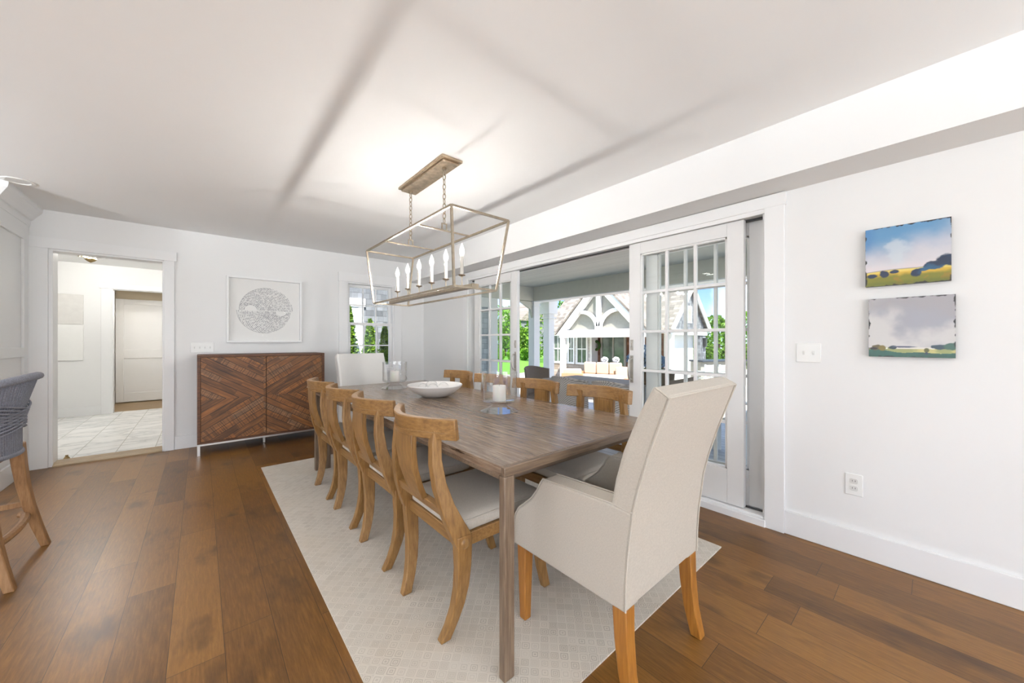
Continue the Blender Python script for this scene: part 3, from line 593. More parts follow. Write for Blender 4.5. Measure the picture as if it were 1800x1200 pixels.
# round grid print in a white shadow-box frame
art = thing('framed_print', 'white framed print of a round grey grid above the sideboard', 'picture', (.6225, YB, 1.588))
hw, hh = .392, .399; bm = B()
box(bm, -hw, hw, -.05, 0, -hh, -hh+.022); box(bm, -hw, hw, -.05, 0, hh-.022, hh); box(bm, -hw, -hw+.022, -.05, 0, -hh+.022, hh-.022); box(bm, hw-.022, hw, -.05, 0, -hh+.022, hh-.022)
obj('frame', bm, M_trim, art, bevel=.002)
def gridart(u, v):
    x = (u-.5)*.748; y = (v-.5)*.754; c = np.zeros(u.shape+(3,))+L(238, 237, 234)
    R_ = .282; up = y > -.005; cx = np.where(up, .012, -.012); d = np.sqrt((x-cx)**2+y**2); inside = d < R_
    fx = np.where(up, x+.155, x-.165); fy = y; rr = np.sqrt(fx**2+fy**2); th = np.arctan2(fy, fx)
    hole = rr < .062
    ring = (np.abs(((rr/.017) % 1)-.5) > .3); spoke = (np.abs(((th/(2*pi)*64) % 1)-.5) > .5-.0018/np.maximum(rr, .05)*10)
    n_ = vnoise(x*30+20, y*30+20, 12, 3); n2 = vnoise(x*90+40, y*90+40, 13, 2)
    dens = np.where(n2 > .45, .75, .2)*(ring | spoke)
    near = np.clip(1-np.abs(rr-.12)/.1, 0, 1)*np.where(up, x > .02, x < .03)
    dens = np.clip(dens+near*.55*(n_ > .4), 0, .85)*inside*(~hole)*(np.abs(y+.005) > .006)
    dens = np.maximum(dens, (np.abs(d-R_) < .003)*(x < .05)*.5)
    return lerp(c, L(128, 128, 134)+0*c, dens)
p = picture('print_sheet', 'grid_print', .748, .754, 240, 240, gridart, art, .8); p.location = (0, -.006, 0)
bm = B(); box(bm, -hw+.022, hw-.022, -.0435, -.042, -hh+.022, hh-.022); obj('glazing', bm, M_artglass, art)

# ------------------------------------------------------------------ sideboard
sb = thing('sideboard', 'dark reclaimed wood sideboard with chevron doors on steel base', 'cabinet', (-.03, 5.0, 0))
bm = B(); w0 = 1.21
box(bm, 0, w0, .012, .45, .122, 1.057); obj('carcass', bm, M_recl, sb, bevel=.004)
for x0, x1 in ((.03, .598), (.604, 1.18)):
    bm = B(); box(bm, x0, x1, -.004, .014, .145, 1.03); obj('door', bm, M_chev, sb, bevel=.003)
bm = B(); box(bm, 0, .028, -.004, .012, .122, 1.057); box(bm, w0-.028, w0, -.004, .012, .122, 1.057); box(bm, .028, w0-.028, -.004, .012, 1.033, 1.057); box(bm, .028, w0-.028, -.004, .012, .122, .142); obj('face_frame', bm, M_recl, sb, bevel=.002)
bm = B(); box(bm, 0, w0, 0, .025, .102, .122); box(bm, 0, w0, .425, .45, .102, .122); box(bm, 0, .025, .025, .425, .102, .122); box(bm, w0-.025, w0, .025, .425, .102, .122); obj('base_frame', bm, M_steel, sb, bevel=.002)
for x, y in ((0, 0), (w0-.025, 0), (0, .425), (w0-.025, .425), (.59, .2)):
    bm = B(); box(bm, x, x+.025, y, y+.025, 0, .102); obj('leg', bm, M_steel, sb, bevel=.002)

# ------------------------------------------------------------------ rug
bm = B(); box(bm, .434, 2.30, .81, 4.155, .0005, .007); tag(obj('area_rug', bm, M_rug), 'pale rug woven with small concentric squares under the table', 'rug')
RZ = .0078

# ------------------------------------------------------------------ dining table
TX0, TX1, TY0, TY1, TZ = .802, 1.93, .975, 3.80, .76
tb = thing('dining_table', 'long weathered oak dining table with square corner legs', 'table', (0, 0, 0))
bm = B(); box(bm, TX0, TX1, TY0+.02, TY1-.02, TZ-.032, TZ); obj('tabletop', bm, M_table, tb, bevel=.001)
for y0, y1 in ((TY0, TY0+.0198), (TY1-.0198, TY1)):
    bm = B(); box(bm, TX0, TX1, y0, y1, TZ-.034, TZ); obj('end_rail', bm, M_legx, tb, bevel=.003)
bm = B()
box(bm, TX0+.002, TX0+.04, TY0+.034, TY1-.09, TZ-.05, TZ-.032); box(bm, TX1-.04, TX1-.002, TY0+.034, TY1-.09, TZ-.05, TZ-.032)
prism(bm, [(TY0+.008, TZ-.035), (TY0+.05, TZ-.07), (TY0+.07, TZ-.07), (TY0+.07, TZ-.035)], 'x', TX0+.05, TX1-.05); prism(bm, [(TY1-.09, TZ-.035), (TY1-.09, TZ-.07), (TY1-.11, TZ-.07), (TY1-.11, TZ-.035)], 'x', TX0+.05, TX1-.05)
obj('apron', bm, M_legx, tb, bevel=.002)
for x0, x1, y0, y1 in ((TX0, TX0+.047, TY0, TY0+.032), (TX1-.047, TX1, TY0, TY0+.032), (TX0, TX0+.13, TY1-.085, TY1-.035), (TX1-.13, TX1, TY1-.085, TY1-.035)):
    bm = B(); box(bm, x0, x1, y0, y1, RZ, TZ-.034); obj('leg', bm, M_leg, tb, bevel=.004)

# ------------------------------------------------------------------ wooden dining chairs (local +X = the way the chair faces)
def make_chair():
    r = thing('dining_chair', '', 'chair', (1.02, 1.457, RZ), 0, 'klismos dining chairs around the table')
    for s in (-1, 1):
        # rear stile, from the crest down to the joint
        bm = B(); P = [(-.312, .166, .85), (-.318, .169, .80), (-.322, .178, .72), (-.313, .194, .63), (-.290, .213, .54), (-.258, .230, .46), (-.232, .236, .405)]
        ws = [.019, .020, .021, .023, .027, .032, .036]
        rpath(bm, [((x, s*y, z), (w_, 0, w_*.45), (0, .020, 0)) for (x, y, z), w_ in zip(P, ws)]); st = obj('back_stile', bm, M_oak, r, smooth=True, bevel=.004)
        bm = B(); lathe(bm, [(0, .006), (.012, .006), (.019, .002), (.021, 0), (.021, -.004), (0, -.004)], 18); bmesh.ops.transform(bm, matrix=Matrix.Translation((-.232, s*.258, .40))@Matrix.Rotation(-s*pi/2, 4, 'X'), verts=bm.verts); obj('rosette', bm, M_oak, st, smooth=True)
        # sabre legs
        bm = B(); P = [(-.233, .236, .43), (-.232, .236, .37), (-.229, .232, .30), (-.230, .223, .22), (-.239, .209, .14), (-.256, .194, .07), (-.282, .178, 0)]
        ws = [.034, .033, .030, .028, .026, .024, .022]
        rpath(bm, [((x, s*y, z), (w_, 0, w_*.3*(1-z/.43)*min(1, z/.08)), (0, .022-.004*(1-z/.43), 0)) for (x, y, z), w_ in zip(P, ws)]); obj('leg', bm, M_oak, r, smooth=True, bevel=.004)
        bm = B(); P = [(.205, .225, .43), (.205, .225, .37), (.206, .222, .29), (.212, .219, .20), (.228, .216, .11), (.262, .212, 0)]
        ws = [.031, .030, .028, .026, .023, .020]
        rpath(bm, [((x, s*y, z), (w_, 0, -w_*.25*(1-z/.43)*min(1, z/.08)), (0, .019-.004*(1-z/.43), 0)) for (x, y, z), w_ in zip(P, ws)]); obj('leg', bm, M_oak, r, smooth=True, bevel=.004)
    # crest rail, curved around the sitter
    bm = B(); pts = []
    n = 12
    for i in range(n+1):
        y = -.252+.504*i/n; x = -.374+.107*(abs(y)/.252)**1.7; ty = .107*1.7*(abs(y)/.252)**.7/.252*(1 if y > 0 else -1); nn = Vector((1, -ty, 0)).normalized()
        pts.append(((x, y, .849), nn*.0155, (-.005, 0, .041)))
    rpath(bm, pts); cr_ = obj('crest_rail', bm, M_oakh, r, smooth=True, bevel=.004)
    bm = B(); pts = []
    for i in range(n+1):
        y = -.236+.472*i/n; x = -.374+.107*(abs(y)/.252)**1.7; pts.append(((x-.0175, y, .835), (.003, 0, 0), (0, 0, .002)))
    rpath(bm, pts); obj('bead', bm, M_oakh, cr_)
    # splat and lower back rail
    bm = B(); P = [(-.362, .078, .815), (-.362, .075, .74), (-.350, .071, .66), (-.324, .066, .58), (-.303, .062, .53)]
    rpath(bm, [((x, 0, z), (.0125, 0, .002), (0, h_, 0)) for x, h_, z in P]); sp = obj('splat', bm, M_oak, r, smooth=True, bevel=.003)
    bm = B(); P2 = [(-.349, .052, .80), (-.349, .05, .74), (-.336, .047, .66), (-.314, .044, .59)]
    rpath(bm, [((x, 0, z), (.003, 0, 0), (0, h_, 0)) for x, h_, z in P2]); obj('inset_panel', bm, M_oak, sp)
    bm = B(); rpath(bm, [((-.292, y, .522), (.012, 0, .004), (-.006, 0, .019)) for y in (-.205, .205)]); obj('lower_back_rail', bm, M_oakh, r, bevel=.003)
    # seat frame and cushion
    bm = B(); pl_ = lambda d: [(-.245+d, -.235+d), (.215-d, -.24+d), (.235-d, -.2+d), (.235-d, .2-d), (.215-d, .24-d), (-.245+d, .235-d)]
    a, b = pl_(0), pl_(.03)
    loft(bm, [[Vector((x, y, z)) for x, y in q] for q, z in ((a, .37), (a, .422), (b, .422), (b, .37))], close=True); obj('seat_frame', bm, M_oakh, r, bevel=.003)
    bm = B(); rings = []
    for ins, z in ((.010, .422), (.0, .432), (.0, .470), (.006, .480), (.03, .489), (.09, .497), (.16, .501)):
        rings.append([Vector((x, y, z)) for x, y in rrect(-.007, 0, .236-ins, .228-ins, max(.03, .05-ins*.1), 6)])
    loft(bm, rings); obj('seat_cushion', bm, M_cush, r, smooth=True, autos=False)
    bm = B(); tube(bm, [Vector((x, y, .471)) for x, y in rrect(-.007, 0, .237, .229, .05, 6)], .003, 6, close=True); obj('piping', bm, M_cush, kids(r)[-1])
    return r
ch = make_chair()
CY = [1.457, 2.05, 2.604, 3.17]
NM = ['nearest the camera', 'second from the camera', 'third from the camera', 'farthest from the camera']
ch['label'] = 'oak klismos dining chair on left side of table, '+NM[0]
for k in range(1, 4): dup(ch, (1.02, CY[k], RZ), 0, 'oak klismos dining chair on left side of table, '+NM[k])
for k in range(4): dup(ch, (1.712, CY[k], RZ), pi, 'oak klismos dining chair on glass door side of table, '+NM[k])

# ------------------------------------------------------------------ upholstered armchairs (local +Y = the way the chair faces)
def make_arm():
    r = thing('upholstered_armchair', 'oatmeal linen armchair with high back at the near table end', 'armchair', (1.302, .9, 0))
    X = .268; rear = [(-.252, .33), (-.254, .42), (-.260, .51), (-.278, .656), (-.297, .739), (-.332, .854), (-.368, .955), (-.397, 1.035)]
    front = [(-.353, 1.06), (-.30, .964), (-.25, .845), (-.221, .743), (-.205, .66), (-.19, .55), (-.17, .45), (-.16, .33)]
    bm = B()
    def prof(xs, ins):  # rounded towards the sides
        o = []
        for p, q in zip(rear, reversed(front)): pass
        return [(y, z) for y, z in rear]+[(y, z) for y, z in front]
    poly = prof(0, 0); cy = sum(p[0] for p in poly)/len(poly); n = len(rear)
    rings = []
    for x, s in ((-X, 0), (-X+.012, 1), (X-.012, 1), (X, 0)):
        rings.append([Vector((x, y+(.0 if (i < n) else (.012*s)), z+(.004*s if i in (n-1, n) else 0))) for i, (y, z) in enumerate(poly)])
    loft(bm, rings); obj('backrest', bm, M_linen, r, smooth=True, bevel=.012, seg=3)
    bm = B()
    for s in (-1, 1): tube(bm, [(s*X, y-.001, z) for y, z in rear], .0035, 6)
    tube(bm, [(-X, rear[-1][0], rear[-1][1]), (X, rear[-1][0], rear[-1][1])], .0035, 6)
    for s in (-1, 1): tube(bm, [(s*X, rear[-1][0], rear[-1][1]), (s*(X-.006), front[0][0], front[0][1])], .0035, 6)
    obj('piping', bm, M_linen, kids(r)[-1], smooth=True)
    armp = [(-.2515, .325), (-.2535, .42), (-.2595, .51), (-.2775, .655), (-.2, .662), (.119, .652), (.135, .63), (.15, .60), (.185, .555), (.225, .52), (.262, .49), (.285, .455), (.292, .42), (.292, .325)]
    for s in (-1, 1):
        bm = B(); prism(bm, armp, 'x', s*(X+.0012), s*(X-.085)); a = obj('arm', bm, M_linen, r, smooth=True, bevel=.009, seg=3)
        bm = B(); tube(bm, [(s*(X-.002), y, z+.001) for y, z in armp[3:]], .003, 6); tube(bm, [(s*(X-.083), y, z+.001) for y, z in armp[4:]], .003, 6); obj('piping', bm, M_linen, a, smooth=True)
    bm = B(); box(bm, -X+.085, X-.085, -.2, .28, .325, .42); obj('seat_base', bm, M_linen, r, bevel=.01)
    bm = B(); rings = []
    for ins, z in ((.012, .42), (.0, .435), (.0, .475), (.008, .49), (.03, .503), (.08, .514), (.14, .519)):
        rings.append([Vector((x, y, z)) for x, y in rrect(0, .055, X-.087-ins, .24-ins, .03, 5)])
    loft(bm, rings); obj('seat_cushion', bm, M_linen, r, smooth=True, autos=False)
    for s in (-1, 1):
        bm = B(); P = [(-.225, .33), (-.23, .22), (-.242, .11), (-.268, 0)]
        rpath(bm, [((s*(.236+.004*(1-z/.33)), y, z), (.026-.005*(1-z/.33), 0, 0), (0, .027-.006*(1-z/.33), 0)) for y, z in P]); obj('leg', bm, M_amber, r, smooth=True, bevel=.004)
        bm = B(); P = [(.255, .33), (.255, .15), (.255, RZ)]
        rpath(bm, [((s*.236, y, z), (.025-.008*(1-z/.33), 0, 0), (0, .025-.008*(1-z/.33), 0)) for y, z in P]); obj('leg', bm, M_amber, r, smooth=True, bevel=.004)
    return r
ac = make_arm()
a2 = dup(ac, (1.415, 4.0, 0), pi, 'white slipcovered armchair with high back at far table end by the window')
for c in kids(a2):
    if c.name.split('.')[0] != 'leg':
        c.data = c.data.copy(); c.data.materials[0] = M_whitefab
        for g in kids(c): g.data = g.data.copy(); g.data.materials[0] = M_whitefab

# ------------------------------------------------------------------ chandelier
LX = 1.297
cl = thing('lantern_chandelier', 'silver open cage linear chandelier with six candle bulbs over table', 'chandelier', (LX, 2.47, ZC))
def loc(x, y, z): return (x-LX, y-2.47, z-ZC)
bm = B(); box(bm, -.08, .08, -.34, .37, -.018, 0); box(bm, -.062, .062, -.32, .35, -.034, -.018); obj('canopy', bm, M_bronzeleaf, cl, bevel=.004)
HT, HB, ZT, ZB_ = (.213, -.675, .715), (.158, -.614, .70), 1.978-ZC, 1.53-ZC
tp = [(-HT[0], HT[1], ZT), (HT[0], HT[1], ZT), (HT[0], HT[2], ZT), (-HT[0], HT[2], ZT)]
bt = [(-HB[0], HB[1], ZB_), (HB[0], HB[1], ZB_), (HB[0], HB[2], ZB_), (-HB[0], HB[2], ZB_)]
bm = B()
for i in range(4):
    bar(bm, tp[i], tp[(i+1) % 4], .013); bar(bm, bt[i], bt[(i+1) % 4], .012); bar(bm, tp[i], bt[i], .013, up=(0, 1, 0))
cage = obj('cage', bm, M_silver, cl)
for y in (-.227, .31):
    bm = B(); bar(bm, (-HT[0], y, ZT), (HT[0], y, ZT), .01); obj('crossbar', bm, M_silver, cl)
bm = B(); box(bm, -.024, .024, HB[1]+.004, HB[2]-.004, 1.537-ZC, 1.56-ZC); obj('candle_bar', bm, M_silver, cl, bevel=.002)
for y in (-.227, .31):
    bm = B(); z = -.034
    tube(bm, [(0, y, z+.004), (0, y, z-.012)], .016, 12)
    def link(zc, h_, w_, rot, r_=.0032):
        pts = []
        for k in range(14):
            a = 2*pi*k/14; q = Vector((w_*cos(a), 0, h_*sin(a)))
            pts.append(Matrix.Rotation(rot, 3, 'Z')@q+Vector((0, y, zc)))
        tube(bm, pts, r_, 6, close=True)
    zz = z-.03; k = 0
    while zz > ZT+.055:
        link(zz, .021, .0105, (pi/2 if k % 2 else 0)+.5); zz -= .034; k += 1
    obj('chain', bm, M_silver, cl, smooth=True)
    bm = B(); bar(bm, (-.018, y, ZT+.005), (-.018, y, ZT+.045), .007); bar(bm, (.018, y, ZT+.005), (.018, y, ZT+.045), .007); bar(bm, (-.021, y, ZT+.048), (.021, y, ZT+.048), .007); obj('hanging_loop', bm, M_silver, cl)
for k in range(6):
    y = 2.016+k*(3.04-2.016)/5-2.47; zb = 1.56-ZC
    bm = B(); lathe(bm, [(.012, zb), (.012, zb+.006), (.004, zb+.012), (.0038, zb+.055), (.008, zb+.066), (.021, zb+.07), (.024, zb+.076), (.011, zb+.078), (.011, zb+.082)], 18, (0, y, 0)); h = obj('candle_cup', bm, M_silver, cl, smooth=True)
    bm = B(); lathe(bm, [(.0115, zb+.078), (.0115, zb+.195), (.009, zb+.198)], 16, (0, y, 0)); obj('candle_sleeve', bm, M_cand, cl, smooth=True)
    bm = B(); lathe(bm, [(.008, zb+.198), (.0155, zb+.215), (.0175, zb+.228), (.014, zb+.248), (.007, zb+.268), (.001, zb+.285)], 16, (0, y, 0)); bu = obj('bulb', bm, M_bulb, cl, smooth=True)
    bm = B(); lathe(bm, [(.002, zb+.216), (.005, zb+.22), (.005, zb+.238), (.002, zb+.242)], 10, (0, y, 0)); obj('filament', bm, M_fil, bu, smooth=True)

# ------------------------------------------------------------------ on the table
def hurricane(x, y, label, clabel):
    r = thing('hurricane_vase', label, 'candle holder', (x, y, TZ), 0, 'glass hurricanes on the table')
    bm = B(); R_ = .112; prof = [(.118, .001), (.12, .004), (.108, .009), (.08, .02), (.055, .034), (.042, .044), (.038, .05), (.045, .055), (.09, .058), (.106, .066), (R_, .08), (R_, .235), (R_+.002, .246), (R_-.001, .248), (R_-.004, .246), (R_-.004, .082), (.1, .07), (.06, .066), (0, .065)]
    lathe(bm, prof, 48); obj('glass', bm, M_crystal, r, smooth=True)
    c = thing('pillar_candle', clabel, 'candle', (x, y, TZ+.066), 0, 'pillar candles on the table')
    bm = B(); lathe(bm, [(0, 0), (.041, 0), (.042, .003), (.042, .092), (.039, .096), (.03, .094), (.006, .093), (0, .093)], 28); obj('wax', bm, M_wax, c, smooth=True)
    bm = B(); tube(bm, [(0, 0, .09), (.001, 0, .098), (.003, 0, .104)], .0012, 6); obj('wick', bm, M_dark, c)
hurricane(1.437, 1.80, 'footed clear glass hurricane on the table nearest the camera', 'white pillar candle inside the near glass hurricane')
hurricane(1.394, 3.33, 'footed clear glass hurricane at far end of table', 'white pillar candle inside the far glass hurricane')
bx, by = 1.43, 2.62
bw = B(); lathe(bw, [(0, 0), (.08, 0), (.1, .004), (.16, .035), (.205, .07), (.218, .09), (.214, .098), (.206, .096), (.19, .075), (.14, .042), (.08, .022), (0, .018)], 56)
tag(obj('serving_bowl', bw, M_ceram, smooth=True), 'wide shallow white bowl in the middle of the table', 'bowl').location = (bx, by, TZ)
for k, (dx, dy, dz, rr, lab) in enumerate(((-.05, -.06, .07, .042, 'clear glass ball in the bowl, at its front edge'), (.06, -.03, .067, .044, 'clear glass ball in the bowl, right of the front one'), (.0, .055, .074, .05, 'clear glass ball in the bowl, largest at the back'), (-.095, .02, .072, .038, 'clear glass ball in the bowl, at its left side'))):
    bm = B(); bmesh.ops.create_uvsphere(bm, u_segments=28, v_segments=18, radius=rr); o = tag(obj('glass_ball', bm, M_crystal, smooth=True, autos=False), lab, 'glass ball', 'glass balls in the bowl'); o.location = (bx+dx, by+dy, TZ+dz)

# ------------------------------------------------------------------ rope-backed counter stool (local +X = its back)
st = thing('counter_stool', 'rope-backed teak counter stool at the left edge', 'stool', (-.97, 3.16, 0))
def leg3(p, q, w0_, w1_, mid_=None):
    bm = B(); p, q = Vector(p), Vector(q); pts = []
    for i in range(6):
        t_ = i/5; c = p.lerp(q, t_); c.x += (-.02 if q.x > 0 else .0)*sin(pi*t_); w_ = w0_+(w1_-w0_)*t_; pts.append((c, (w_*.42, 0, 0), (0, w_*.5, 0)))
    rpath(bm, pts); return bm
for sy_ in (-1, 1):
    obj('leg', leg3((.185, sy_*.2, .63), (.275, sy_*.265, 0), .062, .042), M_stoolw, st, smooth=True, bevel=.005); obj('leg', leg3((-.2, sy_*.19, .6), (-.23, sy_*.23, 0), .055, .04), M_stoolw, st, smooth=True, bevel=.005)
bm = B(); 
for q, z in (((0),),) if False else (): pass
arc = [(.235+.05*cos(a)-.05, .25*sin(a)/1.0, .21) for a in [radians(-90+15*i) for i in range(13)]]
tube(bm, arc, .018, 8); obj('footrest', bm, M_stoolw, st, smooth=True)
bm = B(); bar(bm, (-.215, -.215, .27), (-.215, .215, .27), .03, .022); bar(bm, (.22, -.24, .27), (-.215, -.215, .27), .02, .028); bar(bm, (.22, .24, .27), (-.215, .215, .27), .02, .028); obj('stretcher', bm, M_stoolw, st, bevel=.003)
bm = B(); prism(bm, rrect(-.01, 0, .212, .225, .09, 6), 'z', .585, .622); obj('seat_frame', bm, M_stoolw, st, bevel=.004)
bm = B()
rings = [[Vector((x, y, z)) for x, y in rrect(-.01, 0, .212-i_, .228-i_, .09, 6)] for i_, z in ((.01, .622), (0, .632), (0, .655), (.02, .668), (.08, .674))]
loft(bm, rings); obj('seat_cushion', bm, M_rope, st, smooth=True)
def ring(t_, z, a_, b_): ang = -1.75+3.5*t_; return Vector((a_*cos(ang)*(1 if cos(ang) > 0 else .9), b_*(sin(ang)), z))
def topz(t_): return .85+.165*max(0, sin(pi*t_))**.8
rp_ = []
for i in range(41):
    t_ = i/40; q = ring(t_, 0, .295, .335); q.z = topz(t_); rp_.append(q)
bm = B(); tube(bm, rp_, .02, 10); tr_ = obj('top_rail', bm, M_rope, st, smooth=True)
bm = B()
for i in range(74):
    t_ = (i+.5)/74; a = ring(t_, .612, .238, .265); b = ring(t_, topz(t_), .292, .332); m_ = ring(t_, .80, .238, .272); tube(bm, [a, m_, b], .0052, 5)
obj('upright_cords', bm, M_rope, st, smooth=True)
bm = B(); tube(bm, [ring(i/40, .612, .24, .267) for i in range(41)], .012, 8); obj('bottom_rail', bm, M_rope, st, smooth=True)
bm = B()
for j in range(6):
    for s in (-1, 1):
        pts = []
        for i in range(25):
            t_ = .1+.8*i/24; z = .80+s*(.11-.0)*(t_-.5)*2*.9+(j-2.5)*.017; e_ = .246+.05*max(0, (z-.8)/.2)+.008; q = ring(t_, z, e_, e_+.034); pts.append(q)
        tube(bm, pts, .005, 5)
obj('crossing_cords', bm, M_rope, st, smooth=True)

# ================================================================== OUTDOORS
DZ_, GZ = -.15, -.65
bm = B(); box(bm, XR+.16, 6.6, -4, 6.9, DZ_-.1, DZ_); struct('deck', bm, M_deck)
bm = B(); box(bm, 6.6, 30, -20, 30, GZ-.2, GZ); struct('patio', bm, M_patio)
bm = B(); prism(bm, [(6.4, 14.9), (11.2, 14.9), (40, 24), (60, 60), (0, 60), (-6, 11.5), (3.3, 11.5)], 'z', GZ+.0, GZ+.012); struct('lawn', bm, M_grass)
bm = B(); box(bm, -40, 6.6, 6.9, 60, GZ-.4, GZ-.01); box(bm, 30, 90, -60, 80, GZ-.4, GZ-.02); struct('ground', bm, M_grass)
# porch roof, beams and posts
BX, BY_, CZ = 6.2, 6.4, 2.52
bm = B(); box(bm, XR+.16, BX+.5, -4, BY_+.5, CZ, CZ+.05); struct('porch_ceiling', bm, M_bead)
bm = B(); box(bm, BX-.02, BX+.26, -4, BY_+.24, 2.19, CZ); box(bm, XR+.16, BX, BY_, BY_+.24, 2.19, CZ); struct('porch_beam', bm, M_beam)
bm = B(); box(bm, BX+.26, BX+.62, -4, BY_+.6, 2.3, CZ+.05); box(bm, BX+.0, BX+.30, -4, BY_+.26, 2.172, 2.19); struct('porch_fascia', bm, M_white)
def post(x, y, w_):
    bm = B(); box(bm, x, x+w_, y, y+w_, DZ_, 2.19); box(bm, x-.02, x+w_+.02, y-.02, y+w_+.02, DZ_, .02); box(bm, x-.015, x+w_+.015, y-.015, y+w_+.015, 2.06, 2.08); box(bm, x-.025, x+w_+.025, y-.025, y+w_+.025, 2.15, 2.19); struct('porch_post', bm, M_white, bevel=.004)
post(BX, BY_, .2); post(BX, -1.2, .2)
bm = B(); box(bm, 6.66, 6.86, 6.34, 6.54, GZ, 1.92); box(bm, 6.62, 6.9, 6.3, 6.58, 1.78, 1.82); box(bm, 6.6, 6.92, 6.28, 6.6, 1.9, 2.3); struct('porch_column', bm, M_white, bevel=.006)
bm = B(); prism(bm, [(BY_-.02, 2.19), (BY_+.2, 2.19), (BY_+.2, 1.75)], 'x', BX+.02, BX+.08); prism(bm, [(5.75, 2.18), (BX, 2.18), (BX, 1.78), (BX-.08, 2.0)], 'y', BY_+.05, BY_+.11); struct('porch_bracket', bm, M_beam)
# house wings of grey shingle
bm = B(); box(bm, 3.2, 5.2, BY_+.24, 7.74, DZ_, 4.2); struct('wing_porch', bm, M_shp)
bm = B(); box(bm, 4.97, 5.24, BY_+.22, BY_+.40, DZ_, 2.19); box(bm, XR+.16, 5.2, BY_+.2, BY_+.26, 1.98, 2.19); struct('trim_7', bm, M_white)
bm = B(); box(bm, 0, 3.2, 7.6, 7.75, DZ_-.5, 4.2); struct('wing_courtyard', bm, M_shx)
nw = thing('neighbouring_window', 'white trimmed window in the shingled wing outside the back window', 'window', (.32, 7.6, .04))
bm = B(); box(bm, 1.3, 2.23, -.04, 0, 1.86, 2.03); box(bm, 2.1, 2.2, -.03, 0, .4, 1.86); box(bm, 1.3, 1.4, -.03, 0, .4, 1.86); obj('casing', bm, M_white, nw, bevel=.004)
bm = B(); box(bm, 1.95, 2.1, -.02, 0, .4, 1.86); box(bm, 1.4, 1.95, -.02, 0, 1.8, 1.86); box(bm, 1.4, 1.95, -.02, 0, 1.1, 1.15); obj('sash', bm, M_chairw, nw)
bm = B(); box(bm, 1.4, 1.95, -.012, -.002, .4, 1.8); obj('pane', bm, M_pane, nw)

# ---- leaves
def leaves(bm, fn, n, size, seed=0):
    r = random.Random(seed)
    for i in range(n):
        p = fn(r); s_ = size*r.uniform(.6, 1.3); q = Matrix.Rotation(r.uniform(0, 6.28), 3, 'Z')@Matrix.Rotation(r.uniform(-1.2, 1.2), 3, 'X')@Matrix.Rotation(r.uniform(-1.2, 1.2), 3, 'Y')
        vs = [bm.verts.new(Vector(p)+q@Vector(v)*s_) for v in ((-.5, 0, 0), (0, -.32, .05), (.5, 0, 0), (0, .32, .05))]; bm.faces.new(vs)
def ell(c, rx, ry, rz, lump=.25, seed=0, fill=.75):
    rr = random.Random(seed); lob = [(Vector((rr.gauss(0, 1), rr.gauss(0, 1), rr.gauss(0, 1))).normalized(), rr.uniform(.2, .5)) for _ in range(9)]
    def f(r):
        d = Vector((r.gauss(0, 1), r.gauss(0, 1), r.gauss(0, 1))).normalized(); k_ = 1-lump+lump*max([0]+[max(0, d.dot(l_)-.4)/.6*w_*3 for l_, w_ in lob]); k_ *= r.uniform(fill, 1)**.5
        return (c[0]+d.x*rx*k_, c[1]+d.y*ry*k_, c[2]+d.z*rz*k_)
    return f
def tree(name, label, cat, x, y, z0, h_, rx, rz_, m, n=900, size=.35, seed=1, group=None):
    r = thing(name, label, cat, (x, y, z0), 0, group); bm = B(); leaves(bm, ell((0, 0, h_-rz_), rx, rx, rz_, .35, seed), n, size, seed); obj('crown', bm, m, r, fix=False)
    bm = B(); tube(bm, [(0, 0, 0), (.05, 0, max(.3, h_-rz_))], [.14*rx/2, .07*rx/2], 8); obj('trunk', bm, M_bark, r, smooth=True); return r
def cone(h_, r0, seed):
    def f(r):
        t_ = r.random()**1.3; a = r.uniform(0, 6.28); k_ = r0*(1-t_)**.75*(.8+.25*sin(a*5+t_*9+seed))*r.uniform(.6, 1); return (k_*cos(a), k_*sin(a), .08+h_*t_)
    return f
for k, (x, y, h_, r0, lab) in enumerate(((2.10, 7.12, 2.28, .36, 'tallest conical evergreen outside the back window, at its left'), (2.36, 6.76, 2.02, .34, 'conical evergreen outside the back window, in the middle pane'), (2.48, 6.36, 1.9, .30, 'bright conical evergreen outside the back window, at its right'), (1.86, 6.45, 1.62, .34, 'low dark evergreen close to the back window, at its left'))):
    r = thing('conical_evergreen', lab, 'shrub', (x, y, -.5), 0, 'evergreens outside the back window'); bm = B(); leaves(bm, cone(h_, r0, k), 3600, .085, k); obj('foliage', bm, M_arb if k != 3 else M_leafd, r, fix=False)
    bm = B(); tube(bm, [(0, 0, 0), (0, 0, h_*.8)], [.03, .01], 6); obj('stem', bm, M_bark, r)
def along(px, f):  # point on the ground under a sight line of the photograph, f metres ahead
    u = (px-900)/638; return f*(sin(YAW)+u*cos(YAW)), f*(cos(YAW)-u*sin(YAW))
